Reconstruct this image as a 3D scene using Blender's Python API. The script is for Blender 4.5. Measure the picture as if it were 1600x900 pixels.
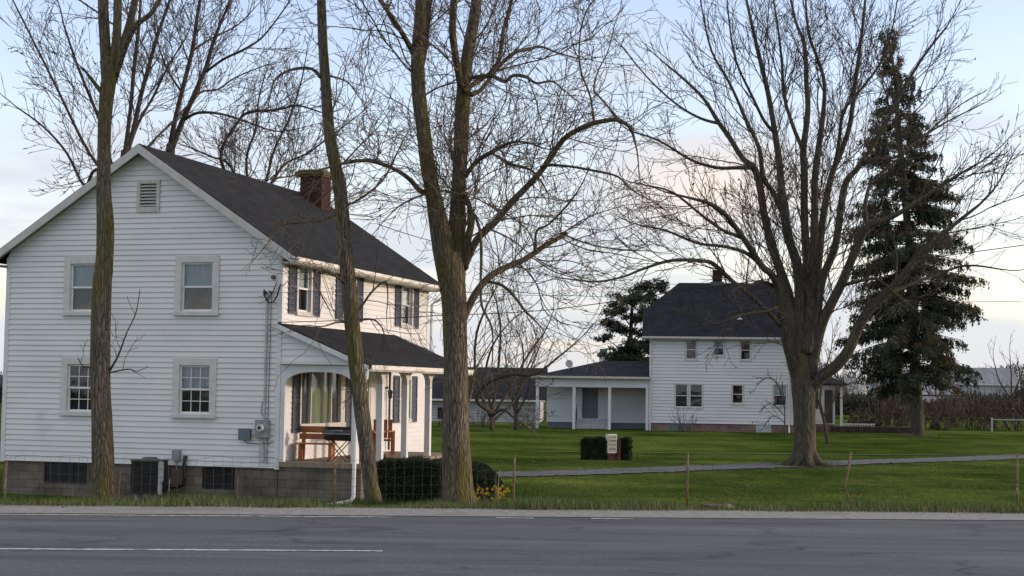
import bpy, math, random
import numpy as np
from mathutils import Vector
random.seed(7); rng = np.random.default_rng(7)
for o in list(bpy.data.objects): bpy.data.objects.remove(o)
SC = bpy.context.scene; COL = SC.collection
# ---------------------------------------------------------------- camera
F, TH, RO, EYE = 2440.0, 0.0644, 0.01376, 1.5
cam_d = bpy.data.cameras.new('camera'); cam = bpy.data.objects.new('camera', cam_d); COL.objects.link(cam)
cam_d.sensor_width = 36; cam_d.lens = F/1600*36; cam_d.clip_start = .1; cam_d.clip_end = 6000
cam.location = (0, 0, EYE)
from mathutils import Matrix
cam.rotation_euler = (Matrix.Rotation(math.pi/2+TH, 4, 'X') @ Matrix.Rotation(RO, 4, 'Z')).to_euler()
SC.camera = cam
# ---------------------------------------------------------------- light
SUN_EL, SUN_X, SUN_Y = math.radians(8.5), .985, .06
sd = bpy.data.lights.new('sun', 'SUN'); sd.energy = 1.7; sd.angle = math.radians(2.0); sd.color = (1, .84, .68)
so = bpy.data.objects.new('sun', sd); COL.objects.link(so)
to_sun = Vector((SUN_X*math.cos(SUN_EL), SUN_Y*math.cos(SUN_EL), math.sin(SUN_EL)))
so.rotation_euler = to_sun.to_track_quat('Z', 'Y').to_euler()
W = bpy.data.worlds.new('World'); SC.world = W; W.use_nodes = True
wn, wl = W.node_tree.nodes, W.node_tree.links; wn.clear()
def NN(t, **k):
    n = wn.new(t)
    for a, b in k.items(): setattr(n, a, b)
    return n
wout = NN('ShaderNodeOutputWorld'); bg = NN('ShaderNodeBackground'); bg.inputs[1].default_value = .15
sky = NN('ShaderNodeTexSky', sky_type='NISHITA', sun_disc=False)
sky.sun_elevation = SUN_EL; sky.sun_rotation = math.atan2(SUN_X, SUN_Y); sky.air_density = 1.0; sky.dust_density = .6; sky.ozone_density = 1.3
tc = NN('ShaderNodeTexCoord'); sep = NN('ShaderNodeSeparateXYZ'); wl.new(tc.outputs['Generated'], sep.inputs[0])
def M(op, a, b=None, c=None):
    n = NN('ShaderNodeMath', operation=op)
    for i, v in enumerate((a, b, c)):
        if v is None: continue
        if isinstance(v, (int, float)): n.inputs[i].default_value = v
        else: wl.new(v, n.inputs[i])
    return n.outputs[0]
# cloud layer: flattened noise of the view direction
mp = NN('ShaderNodeMapping'); mp.inputs['Scale'].default_value = (2.2, 2.2, 9.5); mp.inputs['Location'].default_value = (3.1, .4, .2)
wl.new(tc.outputs['Generated'], mp.inputs[0])
no = NN('ShaderNodeTexNoise'); no.inputs['Scale'].default_value = 2.3; no.inputs['Detail'].default_value = 7; no.inputs['Roughness'].default_value = .55
wl.new(mp.outputs[0], no.inputs['Vector'])
# a brighter cumulus bank standing over the second house
vd = NN('ShaderNodeVectorMath', operation='DISTANCE'); mp2 = NN('ShaderNodeMapping'); mp2.inputs['Scale'].default_value = (1, .3, 2.2)
wl.new(tc.outputs['Generated'], mp2.inputs[0]); wl.new(mp2.outputs[0], vd.inputs[0]); vd.inputs[1].default_value = (.128, .294, .128*2.2)
blob = M('MAXIMUM', M('SUBTRACT', 1, M('MULTIPLY', vd.outputs['Value'], 11.0)), 0)
low = M('MAXIMUM', M('SUBTRACT', 1, M('MULTIPLY', M('ABSOLUTE', sep.outputs[2]), 4.3)), 0)
high = NN('ShaderNodeMapRange', interpolation_type='SMOOTHSTEP'); wl.new(sep.outputs[2], high.inputs[0])
high.inputs[1].default_value = .27; high.inputs[2].default_value = .6; high.inputs[4].default_value = .24  # unseen cloud cover overhead, added to neutralise the ambient light
fac0 = M('ADD', M('ADD', M('ADD', no.outputs['Fac'], high.outputs[0]), M('MULTIPLY', low, .33)), M('MULTIPLY', blob, .55))
ramp = NN('ShaderNodeValToRGB'); ramp.color_ramp.elements[0].position = .50; ramp.color_ramp.elements[1].position = .80
ramp.color_ramp.elements[1].color = (.9, .9, .9, 1); ramp.color_ramp.interpolation = 'EASE'
wl.new(fac0, ramp.inputs[0])
ccol = NN('ShaderNodeMix', data_type='RGBA'); wl.new(blob, ccol.inputs[0])
CLOUD = 3.9
ccol.inputs[6].default_value = (1.02*CLOUD, 1.10*CLOUD, 1.22*CLOUD, 1); ccol.inputs[7].default_value = (1.55*CLOUD, 1.28*CLOUD, 1.10*CLOUD, 1)
skm = NN('ShaderNodeMix', data_type='RGBA'); skm.blend_type = 'MULTIPLY'; skm.inputs[0].default_value = 1
SKYM = 1.0
wl.new(sky.outputs[0], skm.inputs[6]); skm.inputs[7].default_value = (2.3, 1.93, 2.12, 1)
hc = NN('ShaderNodeMix', data_type='RGBA'); wl.new(M('MULTIPLY', high.outputs[0], 4.1), hc.inputs[0]); wl.new(ccol.outputs[2], hc.inputs[6]); hc.inputs[7].default_value = (1.32*CLOUD, 1.20*CLOUD, 1.10*CLOUD, 1)
mix = NN('ShaderNodeMix', data_type='RGBA')
wl.new(ramp.outputs[0], mix.inputs[0]); wl.new(skm.outputs[2], mix.inputs[6]); wl.new(hc.outputs[2], mix.inputs[7])
wl.new(mix.outputs[2], bg.inputs[0]); wl.new(bg.outputs[0], wout.inputs[0])
SC.view_settings.view_transform = 'Standard'; SC.view_settings.look = 'None'; SC.view_settings.gamma = 1
SC.view_settings.exposure = 0.3
# ---------------------------------------------------------------- helpers
def P(px, py, Y):
    dx, dy = (px-800)/F, -(py-450)/F
    c, s = math.cos(RO), math.sin(RO)
    x, y = dx*c-dy*s, dx*s+dy*c
    r = np.array([x, math.cos(TH)-y*math.sin(TH), math.sin(TH)+y*math.cos(TH)])
    p = r*(Y/r[1]); p[2] += EYE
    return p
OFF = {}
def tag(o, label=None, cat=None, group=None, kind=None):
    for k, v in (('label', label), ('category', cat), ('group', group), ('kind', kind)):
        if v: o[k] = v
    return o
def empty(name, loc, rz=0, off=None, **k):
    o = bpy.data.objects.new(name, None); COL.objects.link(o); o.location = loc; o.rotation_euler = (0, 0, rz)
    o.empty_display_size = .3
    OFF[o.name] = tuple(off) if off is not None else (0, 0, 0)
    return tag(o, **k)
class MB:
    def __init__(s): s.v = []; s.f = []
    def add(s, vs, fs):
        n = len(s.v); s.v += [tuple(map(float, v)) for v in vs]; s.f += [tuple(i+n for i in f) for f in fs]
    def quad(s, a, b, c, d): s.add([a, b, c, d], [(0, 1, 2, 3)])
    def hexa(s, p): s.add(p, [(0, 3, 2, 1), (4, 5, 6, 7), (0, 1, 5, 4), (1, 2, 6, 5), (2, 3, 7, 6), (3, 0, 4, 7)])
    def box(s, x0, x1, y0, y1, z0, z1, wp=None):
        p = [(x0, y0, z0), (x1, y0, z0), (x1, y1, z0), (x0, y1, z0), (x0, y0, z1), (x1, y0, z1), (x1, y1, z1), (x0, y1, z1)]
        if wp: p = [wp(*q) for q in p]
        s.hexa(p)
    def prism(s, poly, a, b, wp=lambda u, o, z: (u, o, z)):
        n = len(poly)
        s.add([wp(u, a, z) for u, z in poly]+[wp(u, b, z) for u, z in poly],
              [tuple(range(n)), tuple(range(2*n-1, n-1, -1))]+[(i, i+n, (i+1) % n+n, (i+1) % n) for i in range(n)])
    def tube(s, pts, rs, n=8, lump=0, seed=0, cap=True):
        pts = [Vector(p) for p in pts]; r_ = random.Random(seed)
        ph = r_.random()*6
        vs, fs = [], []
        up = None
        for i, p in enumerate(pts):
            t = (pts[min(i+1, len(pts)-1)]-pts[max(i-1, 0)])
            if t.length < 1e-9: t = Vector((0, 0, 1))
            t.normalize()
            if up is None: up = t.orthogonal().normalized()
            up = (up-t*up.dot(t)).normalized(); bi = t.cross(up)
            r = rs[i] if hasattr(rs, '__len__') else rs
            for k in range(n):
                a = 2*math.pi*k/n
                q = r*(1+(lump*(math.sin(3*a+ph+i*.35)*.5+math.sin(5*a+ph*2-i*.2)*.35+r_.uniform(-.3, .3)) if lump else 0))
                vs.append(p+(up*math.cos(a)+bi*math.sin(a))*q)
            if i:
                b = (i-1)*n
                for k in range(n):
                    fs.append((b+k, b+(k+1) % n, b+n+(k+1) % n, b+n+k))
        if cap and len(pts) > 1:
            fs.append(tuple(range(n-1, -1, -1))); fs.append(tuple(range(len(vs)-n, len(vs))))
        s.add(vs, fs)
    def build(s, name, mat, parent=None, smooth=False, off=None, **k):
        off = off if off is not None else (OFF.get(parent.name, (0, 0, 0)) if parent else (0, 0, 0))
        me = bpy.data.meshes.new(name)
        me.from_pydata([(v[0]-off[0], v[1]-off[1], v[2]-off[2]) for v in s.v], [], s.f)
        if smooth: me.polygons.foreach_set('use_smooth', [True]*len(me.polygons))
        return link(name, me, mat, parent, off, **k)
def link(name, me, mat, parent=None, off=(0, 0, 0), **k):
    me.materials.append(mat); me.update()
    o = bpy.data.objects.new(name, me); COL.objects.link(o)
    if parent: o.parent = parent; OFF[o.name] = off
    else: o.location = off
    return tag(o, **k)
def np_mesh(name, V, Fc):
    me = bpy.data.meshes.new(name); n = Fc.shape[1]
    me.vertices.add(len(V)); me.vertices.foreach_set('co', V.astype(np.float32).ravel())
    me.loops.add(Fc.size); me.loops.foreach_set('vertex_index', Fc.astype(np.int32).ravel())
    me.polygons.add(len(Fc)); me.polygons.foreach_set('loop_start', np.arange(0, Fc.size, n, dtype=np.int32))
    me.update(calc_edges=True)
    return me
# ---------------------------------------------------------------- materials
def newmat(name):
    m = bpy.data.materials.new(name); m.use_nodes = True
    nt = m.node_tree; b = nt.nodes['Principled BSDF']
    return m, nt, b
def mat(name, c1, c2=None, scale=4, rough=.8, stretch=(1, 1, 1), bump=0, bscale=None, detail=6, lo=.35, hi=.65, spec=.3, metal=0, rand=0, c3=None, s3=1.0, p3=(.55, .7)):
    m, nt, b = newmat(name); N, L = nt.nodes, nt.links
    b.inputs['Roughness'].default_value = rough; b.inputs['Specular IOR Level'].default_value = spec; b.inputs['Metallic'].default_value = metal
    c2 = c2 or tuple(x*.8 for x in c1)
    t = N.new('ShaderNodeTexCoord'); mp = N.new('ShaderNodeMapping'); mp.inputs['Scale'].default_value = stretch
    L.new(t.outputs['Object'], mp.inputs[0])
    n = N.new('ShaderNodeTexNoise'); n.inputs['Scale'].default_value = scale; n.inputs['Detail'].default_value = detail
    L.new(mp.outputs[0], n.inputs['Vector'])
    r = N.new('ShaderNodeValToRGB'); r.color_ramp.elements[0].position = lo; r.color_ramp.elements[1].position = hi
    r.color_ramp.elements[0].color = (*c2, 1); r.color_ramp.elements[1].color = (*c1, 1)
    L.new(n.outputs['Fac'], r.inputs[0]); col = r.outputs[0]
    if c3:
        n3 = N.new('ShaderNodeTexNoise'); n3.inputs['Scale'].default_value = s3; n3.inputs['Detail'].default_value = 4
        L.new(t.outputs['Object'], n3.inputs['Vector'])
        r3 = N.new('ShaderNodeValToRGB'); r3.color_ramp.elements[0].position = p3[0]; r3.color_ramp.elements[1].position = p3[1]
        L.new(n3.outputs['Fac'], r3.inputs[0])
        mx = N.new('ShaderNodeMix'); mx.data_type = 'RGBA'; L.new(r3.outputs[0], mx.inputs[0]); L.new(col, mx.inputs[6]); mx.inputs[7].default_value = (*c3, 1)
        col = mx.outputs[2]
    if rand:
        g = N.new('ShaderNodeNewGeometry'); h = N.new('ShaderNodeHueSaturation'); ma = N.new('ShaderNodeMapRange')
        ma.inputs['To Min'].default_value = 1-rand; ma.inputs['To Max'].default_value = 1+rand
        L.new(g.outputs['Random Per Island'], ma.inputs[0]); L.new(ma.outputs[0], h.inputs['Value']); L.new(col, h.inputs['Color']); col = h.outputs[0]
    L.new(col, b.inputs['Base Color'])
    if bump:
        n2 = N.new('ShaderNodeTexNoise'); n2.inputs['Scale'].default_value = bscale or scale*3; n2.inputs['Detail'].default_value = 5
        L.new(mp.outputs[0], n2.inputs['Vector'])
        bp = N.new('ShaderNodeBump'); bp.inputs['Strength'].default_value = 1; bp.inputs['Distance'].default_value = bump
        L.new(n2.outputs['Fac'], bp.inputs['Height']); L.new(bp.outputs[0], b.inputs['Normal'])
    return m
def brickmat(name, c1, c2, mortar, bw, bh, ms=.012, rough=.9, slope=False, bump=.006, dirt=(.5, .5, .5), msmooth=.1):
    m, nt, b = newmat(name); N, L = nt.nodes, nt.links
    b.inputs['Roughness'].default_value = rough; b.inputs['Specular IOR Level'].default_value = .2
    t = N.new('ShaderNodeTexCoord'); sp = N.new('ShaderNodeSeparateXYZ'); L.new(t.outputs['Object'], sp.inputs[0])
    cb = N.new('ShaderNodeCombineXYZ')
    if slope:   # roof running along the given axis
        L.new(sp.outputs[slope == 'Y'], cb.inputs[0]); ml = N.new('ShaderNodeMath'); ml.operation = 'MULTIPLY'; ml.inputs[1].default_value = 1.85
        L.new(sp.outputs[2], ml.inputs[0]); L.new(ml.outputs[0], cb.inputs[1])
    else:
        ad = N.new('ShaderNodeMath'); L.new(sp.outputs[0], ad.inputs[0]); L.new(sp.outputs[1], ad.inputs[1]); L.new(ad.outputs[0], cb.inputs[0]); L.new(sp.outputs[2], cb.inputs[1])
    k = N.new('ShaderNodeTexBrick'); k.inputs['Scale'].default_value = 1; k.inputs['Brick Width'].default_value = bw; k.inputs['Row Height'].default_value = bh
    k.inputs['Mortar Size'].default_value = ms; k.inputs['Mortar Smooth'].default_value = msmooth
    k.inputs['Color1'].default_value = (*c1, 1); k.inputs['Color2'].default_value = (*c2, 1); k.inputs['Mortar'].default_value = (*mortar, 1)
    L.new(cb.outputs[0], k.inputs['Vector'])
    n = N.new('ShaderNodeTexNoise'); n.inputs['Scale'].default_value = 1.3; n.inputs['Detail'].default_value = 8; n.inputs['Roughness'].default_value = .65
    L.new(t.outputs['Object'], n.inputs['Vector'])
    r = N.new('ShaderNodeValToRGB'); r.color_ramp.elements[0].position = .3; r.color_ramp.elements[1].position = .65
    r.color_ramp.elements[0].color = (*dirt, 1); r.color_ramp.elements[1].color = (1, 1, 1, 1); L.new(n.outputs['Fac'], r.inputs[0])
    mx = N.new('ShaderNodeMix'); mx.data_type = 'RGBA'; mx.blend_type = 'MULTIPLY'; mx.inputs[0].default_value = 1
    L.new(k.outputs[0], mx.inputs[6]); L.new(r.outputs[0], mx.inputs[7]); L.new(mx.outputs[2], b.inputs['Base Color'])
    bp = N.new('ShaderNodeBump'); bp.inputs['Distance'].default_value = bump; bp.invert = True; L.new(k.outputs['Fac'], bp.inputs['Height']); L.new(bp.outputs[0], b.inputs['Normal'])
    return m
def glassmat(name, tint=(.9, .95, .95), refl=.35):
    m, nt, b = newmat(name); N, L = nt.nodes, nt.links; N.remove(b)
    g = N.new('ShaderNodeBsdfGlossy'); g.inputs['Roughness'].default_value = .04; g.inputs['Color'].default_value = (.9, .95, 1, 1)
    t = N.new('ShaderNodeBsdfTransparent'); t.inputs[0].default_value = (*tint, 1)
    f = N.new('ShaderNodeFresnel'); f.inputs[0].default_value = 1.5
    ma = N.new('ShaderNodeMath'); ma.operation = 'MULTIPLY_ADD'; ma.inputs[1].default_value = 1.1; ma.inputs[2].default_value = refl*.08; ma.use_clamp = True
    tn = N.new('ShaderNodeTexNoise'); tn.inputs['Scale'].default_value = 1.1; bp = N.new('ShaderNodeBump'); bp.inputs['Distance'].default_value = .02; bp.inputs['Strength'].default_value = .25
    tcn = N.new('ShaderNodeTexCoord'); L.new(tcn.outputs['Object'], tn.inputs['Vector']); L.new(tn.outputs['Fac'], bp.inputs['Height']); L.new(bp.outputs[0], g.inputs['Normal'])
    L.new(f.outputs[0], ma.inputs[0]); x = N.new('ShaderNodeMixShader'); L.new(ma.outputs[0], x.inputs[0]); L.new(t.outputs[0], x.inputs[1]); L.new(g.outputs[0], x.inputs[2])
    L.new(x.outputs[0], N['Material Output'].inputs[0]); return m
def barkmat(name, c1, c2, moss, mossamt=(.5, .66), vs=22):
    m, nt, b = newmat(name); N, L = nt.nodes, nt.links
    b.inputs['Roughness'].default_value = .95; b.inputs['Specular IOR Level'].default_value = .15
    t = N.new('ShaderNodeTexCoord'); mp = N.new('ShaderNodeMapping'); mp.inputs['Scale'].default_value = (1, 1, .16); L.new(t.outputs['Object'], mp.inputs[0])
    n0 = N.new('ShaderNodeTexNoise'); n0.inputs['Scale'].default_value = 5; n0.inputs['Detail'].default_value = 3; L.new(mp.outputs[0], n0.inputs['Vector'])
    va = N.new('ShaderNodeVectorMath'); va.operation = 'MULTIPLY_ADD'; va.inputs[1].default_value = (.16, .16, .16); L.new(n0.outputs['Color'], va.inputs[0]); L.new(mp.outputs[0], va.inputs[2])
    v = N.new('ShaderNodeTexVoronoi'); v.feature = 'DISTANCE_TO_EDGE'; v.inputs['Scale'].default_value = vs; L.new(va.outputs[0], v.inputs['Vector'])
    n = N.new('ShaderNodeTexNoise'); n.inputs['Scale'].default_value = 22; n.inputs['Detail'].default_value = 8; L.new(mp.outputs[0], n.inputs['Vector'])
    ad = N.new('ShaderNodeMath'); ad.operation = 'MULTIPLY_ADD'; ad.inputs[1].default_value = 1.7; L.new(v.outputs['Distance'], ad.inputs[0])
    sb = N.new('ShaderNodeMath'); sb.operation = 'MULTIPLY'; sb.inputs[1].default_value = .62; L.new(n.outputs['Fac'], sb.inputs[0]); L.new(sb.outputs[0], ad.inputs[2])
    r = N.new('ShaderNodeValToRGB'); r.color_ramp.elements[0].position = .22; r.color_ramp.elements[1].position = .62
    r.color_ramp.elements[0].color = (*c2, 1); r.color_ramp.elements[1].color = (*c1, 1); L.new(ad.outputs[0], r.inputs[0])
    n3 = N.new('ShaderNodeTexNoise'); n3.inputs['Scale'].default_value = 1.5; n3.inputs['Detail'].default_value = 7; mp3 = N.new('ShaderNodeMapping'); mp3.inputs['Scale'].default_value = (1.6, 1.6, .35)
    L.new(t.outputs['Object'], mp3.inputs[0]); L.new(mp3.outputs[0], n3.inputs['Vector'])
    r3 = N.new('ShaderNodeValToRGB'); r3.color_ramp.elements[0].position = mossamt[0]; r3.color_ramp.elements[1].position = mossamt[1]; L.new(n3.outputs['Fac'], r3.inputs[0])
    ml = N.new('ShaderNodeMath'); ml.operation = 'MULTIPLY'; L.new(r3.outputs[0], ml.inputs[0]); L.new(n.outputs['Fac'], ml.inputs[1])
    ml2 = N.new('ShaderNodeMath'); ml2.operation = 'MULTIPLY'; ml2.inputs[1].default_value = 1.35; ml2.use_clamp = True; L.new(ml.outputs[0], ml2.inputs[0])
    mx = N.new('ShaderNodeMix'); mx.data_type = 'RGBA'; L.new(ml2.outputs[0], mx.inputs[0]); L.new(r.outputs[0], mx.inputs[6]); mx.inputs[7].default_value = (*moss, 1)
    L.new(mx.outputs[2], b.inputs['Base Color'])
    bp = N.new('ShaderNodeBump'); bp.inputs['Distance'].default_value = .05; bp.inputs['Strength'].default_value = 1; L.new(ad.outputs[0], bp.inputs['Height']); L.new(bp.outputs[0], b.inputs['Normal'])
    return m
m_side = mat('white_siding', (.72, .715, .70), (.64, .635, .625), scale=.9, rough=.55, spec=.4, lo=.3, hi=.6, stretch=(.6, .6, 1.4), c3=(.50, .52, .46), s3=.85, p3=(.62, .86))
m_side2 = mat('old_siding', (.68, .685, .69), (.60, .605, .615), scale=.6, rough=.6, lo=.3, hi=.65, stretch=(.5, .5, 1.5))
m_trim = mat('trim_paint', (.56, .54, .50), (.46, .44, .41), scale=5, rough=.6, lo=.25, hi=.6)
m_white = mat('white_paint', (.68, .68, .68), (.58, .58, .57), scale=3, rough=.5, lo=.25, hi=.55)
m_gut = mat('gutter_paint', (.72, .69, .63), (.42, .39, .34), scale=2.2, rough=.5, lo=.32, hi=.5, stretch=(1, 1, 4))
m_gtrim = mat('gable_trim_paint', (.62, .61, .575), (.52, .51, .48), scale=5, rough=.6, lo=.25, hi=.6)
m_vinyl = mat('window_vinyl', (.80, .81, .82), (.72, .73, .74), scale=3, rough=.4)
m_shut = mat('shutter_paint', (.085, .10, .135), (.06, .072, .10), scale=9, rough=.6)
m_roof = brickmat('roof_shingle', (.020, .023, .028), (.006, .0075, .010), (.008, .008, .01), .3, .26, ms=.02, slope='Y', bump=.02, dirt=(.62, .62, .66))
m_roofx = brickmat('roof_shingle_x', (.037, .041, .053), (.020, .023, .032), (.012, .014, .019), .33, .2, ms=.02, slope='X', bump=.02, dirt=(.6, .6, .64))
m_block = brickmat('cinder_block', (.22, .185, .15), (.165, .14, .115), (.14, .125, .11), .41, .205, ms=.012, dirt=(.40, .38, .36), bump=.012)
m_brick = brickmat('red_brick', (.105, .030, .022), (.06, .02, .017), (.06, .05, .042), .21, .075, ms=.01, dirt=(.45, .4, .4), bump=.008)
m_brick2 = brickmat('pale_brick', (.30, .20, .17), (.22, .15, .13), (.28, .25, .23), .4, .2, ms=.02, dirt=(.5, .5, .5))
m_glass = glassmat('window_glass'); m_glass2 = glassmat('dull_glass', (.55, .6, .65), .5)
m_curt = mat('curtain_cloth', (.46, .50, .52), (.36, .40, .42), scale=3, rough=.9, stretch=(6, 6, .5))
m_curtg = mat('green_drape', (.25, .27, .17), (.18, .20, .12), scale=3, rough=.9, stretch=(14, 14, .4))
m_curtd = mat('dark_cloth', (.09, .09, .10), (.05, .05, .06), scale=3, rough=.9, stretch=(5, 5, .5))
m_curtr = mat('maroon_cloth', (.10, .03, .045), (.05, .018, .025), scale=4, rough=.9)
m_dark = mat('dark_interior', (.02, .02, .024), (.012, .012, .014), scale=3, rough=.8)
m_wood = mat('redwood_stain', (.42, .165, .065), (.26, .095, .038), scale=3, rough=.5, stretch=(1, 1, 9), lo=.3, hi=.7)
m_deck = mat('porch_boards', (.30, .24, .17), (.17, .14, .10), scale=3, rough=.8, stretch=(4, .5, 1))
m_black = mat('black_enamel', (.012, .012, .014), (.02, .02, .022), scale=8, rough=.25, spec=.6)
m_grey = mat('grey_box_metal', (.30, .31, .32), (.22, .23, .24), scale=7, rough=.5, metal=.2)
m_bgrey = mat('blue_grey_plastic', (.15, .18, .21), (.11, .135, .16), scale=7, rough=.5)
m_pvc = mat('grey_conduit', (.48, .49, .5), (.36, .37, .38), scale=5, rough=.5)
m_cable = mat('black_cable', (.012, .012, .014), (.02, .02, .02), scale=5, rough=.6)
m_acf = mat('ac_fin_dark', (.035, .032, .032), (.018, .017, .018), scale=14, rough=.6, stretch=(1, 1, .3))
m_act = mat('ac_top_grey', (.10, .125, .13), (.07, .085, .09), scale=6, rough=.5)
m_stone = mat('concrete_block', (.36, .33, .26), (.22, .2, .16), scale=9, rough=.9, bump=.01)
m_rust = mat('rusty_post', (.22, .16, .10), (.11, .07, .04), scale=20, rough=.9, c3=(.28, .24, .18), s3=6)
m_wire = mat('wire_rust', (.10, .085, .065), (.06, .05, .04), scale=9, rough=.7)
m_bark = barkmat('mossy_bark', (.19, .16, .122), (.036, .030, .022), (.125, .108, .024), (.44, .62))
m_bark2 = barkmat('grey_bark', (.100, .088, .072), (.036, .031, .025), (.13, .115, .05), (.5, .72), vs=11)
m_bark3 = barkmat('dark_bark', (.085, .07, .06), (.035, .028, .022), (.10, .09, .05), (.55, .75), vs=9)
m_twig = mat('twig_bark', (.15, .115, .085), (.075, .058, .043), scale=3, rough=.9)
m_twig2 = mat('twig_grey', (.10, .08, .065), (.045, .036, .03), scale=2, rough=.9)
m_twig3 = mat('twig_pale', (.13, .105, .098), (.08, .065, .06), scale=2, rough=.9)
m_bud = mat('bud_red', (.15, .085, .065), (.09, .055, .042), scale=2, rough=.8, rand=.3)
m_need = mat('spruce_needle', (.060, .070, .038), (.030, .038, .022), scale=.8, rough=.9, rand=.4, c3=(.11, .062, .022), s3=.35, p3=(.57, .72))
m_pine = mat('pine_needle', (.034, .048, .025), (.018, .028, .016), scale=.8, rough=.9, rand=.35)
m_hedge = mat('yew_leaf', (.024, .040, .012), (.012, .022, .008), scale=3, rough=.8, rand=.45)
m_hcore = mat('hedge_core', (.012, .014, .008), (.008, .01, .006), scale=3, rough=.95)
m_blossom = mat('blossom', (.34, .34, .33), (.24, .22, .2), scale=3, rough=.9, rand=.25)
m_budg = mat('young_leaf', (.17, .20, .06), (.1, .12, .04), scale=2, rough=.8, rand=.3)
m_yel = mat('daffodil_petal', (.75, .50, .03), (.55, .33, .02), scale=8, rough=.6, rand=.2)
m_stem = mat('flower_leaf', (.09, .16, .04), (.05, .1, .03), scale=8, rough=.6, rand=.25)
m_blade = mat('grass_blade', (.050, .090, .013), (.030, .058, .009), scale=.45, rough=.75, rand=.35)
m_dry = mat('dry_blade', (.24, .215, .10), (.13, .125, .05), scale=1, rough=.8, rand=.35)
# ---------------------------------------------------------------- ground
SL = .08
def sstep(a, b, x): t = min(1, max(0, (x-a)/(b-a))); return t*t*(3-2*t)
def gz(x, y):
    v = y-SL*x
    if v < 19.35: return -.02
    los = 1.5-1.5*v/20.75
    pts = [(19.35, -.02), (20.0, -.05), (22, -.185), (25, -.405), (38, -1.36), (50, -1.27), (58, -1.20), (66, -1.15), (96, -.93), (140, -.85), (9999, -.85)]
    w = y if y > 38 else v
    if v < 38: w = v
    if v < 38 and y >= 38: w = 38
    if v >= 38 and y < 38: w = 38
    if v >= 38 and y >= 38: w = y
    for (a, za), (b, zb) in zip(pts, pts[1:]):
        if w <= b: return za+(zb-za)*(w-a)/(b-a)
    return -.85
def gh(px, py):
    r = P(px, py, 1.0); lo = None
    for i in range(2200):
        Y = 20+i*.06*(1+i*.0008)
        q = P(px, py, Y)
        if q[2] <= gz(q[0], Y): return Vector((q[0], Y, gz(q[0], Y)))
    return Vector((q[0], Y, -.85))
xs = np.concatenate([np.linspace(-500, -40, 24)[:-1], np.linspace(-40, 60, 101), np.linspace(60, 500, 24)[1:]])
ys = np.concatenate([np.concatenate([[-600, -200], np.linspace(-60, 18, 14)])[:-1], np.arange(18, 52, .4), np.arange(52, 150, 2), np.geomspace(150, 5000, 24)])
V = np.array([(x, y, gz(x, y)) for y in ys for x in xs]); nx = len(xs)
Fc = np.array([(j*nx+i, j*nx+i+1, (j+1)*nx+i+1, (j+1)*nx+i) for j in range(len(ys)-1) for i in range(nx-1)])
def lawnmat():
    m, nt, b = newmat('lawn_grass'); N, L = nt.nodes, nt.links
    b.inputs['Roughness'].default_value = 1; b.inputs['Specular IOR Level'].default_value = 0
    t = N.new('ShaderNodeTexCoord')
    def noise(sc, st, d=5):
        mp = N.new('ShaderNodeMapping'); mp.inputs['Scale'].default_value = st; L.new(t.outputs['Object'], mp.inputs[0])
        n = N.new('ShaderNodeTexNoise'); n.inputs['Scale'].default_value = sc; n.inputs['Detail'].default_value = d; n.inputs['Roughness'].default_value = .65
        L.new(mp.outputs[0], n.inputs['Vector']); return n.outputs['Fac']
    def ramp(f, a, b_, ca, cb):
        r = N.new('ShaderNodeValToRGB'); r.color_ramp.elements[0].position = a; r.color_ramp.elements[1].position = b_
        r.color_ramp.elements[0].color = (*ca, 1); r.color_ramp.elements[1].color = (*cb, 1); L.new(f, r.inputs[0]); return r.outputs[0]
    c = ramp(noise(.35, (1, .55, 1), 9), .32, .68, (.034, .068, .010), (.102, .156, .028))
    def mul(a, b2, f=1, bt='MULTIPLY'):
        x = N.new('ShaderNodeMix'); x.data_type = 'RGBA'; x.blend_type = bt; x.inputs[0].default_value = f; L.new(a, x.inputs[6]); L.new(b2, x.inputs[7]); return x.outputs[2]
    c = mul(c, ramp(noise(9, (1, .5, 1), 6), .3, .7, (.42, .46, .42), (1.5, 1.42, 1.45)))
    c = mul(c, ramp(noise(.09, (1, 2.2, 1), 3), .35, .65, (.60, .66, .7), (1.5, 1.28, 1.7)))
    L.new(c, b.inputs['Base Color'])
    bp = N.new('ShaderNodeBump'); bp.inputs['Distance'].default_value = .08; L.new(noise(14, (1, 1, 1)), bp.inputs['Height']); L.new(bp.outputs[0], b.inputs['Normal'])
    return m
m_lawn = lawnmat()
link('lawn', np_mesh('lawn', V, Fc), m_lawn, kind='structure')
def strip(name, m, v0, v1, z, x0=-160, x1=160, xs=None, **k):
    b = MB(); xs = xs or [x0+(x1-x0)*i/80 for i in range(81)]
    for a, c in zip(xs, xs[1:]):
        b.quad((a, v0+SL*a, z), (c, v0+SL*c, z), (c, v1+SL*c, z), (a, v1+SL*a, z))
    return b.build(name, m, **k)
m_asph = mat('asphalt', (.108, .114, .126), (.078, .083, .093), scale=.5, rough=.85, stretch=(.35, 1.6, 1), bump=.004, bscale=60, lo=.3, hi=.7, c3=(.07, .07, .078), s3=.9, p3=(.6, .72))
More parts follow.
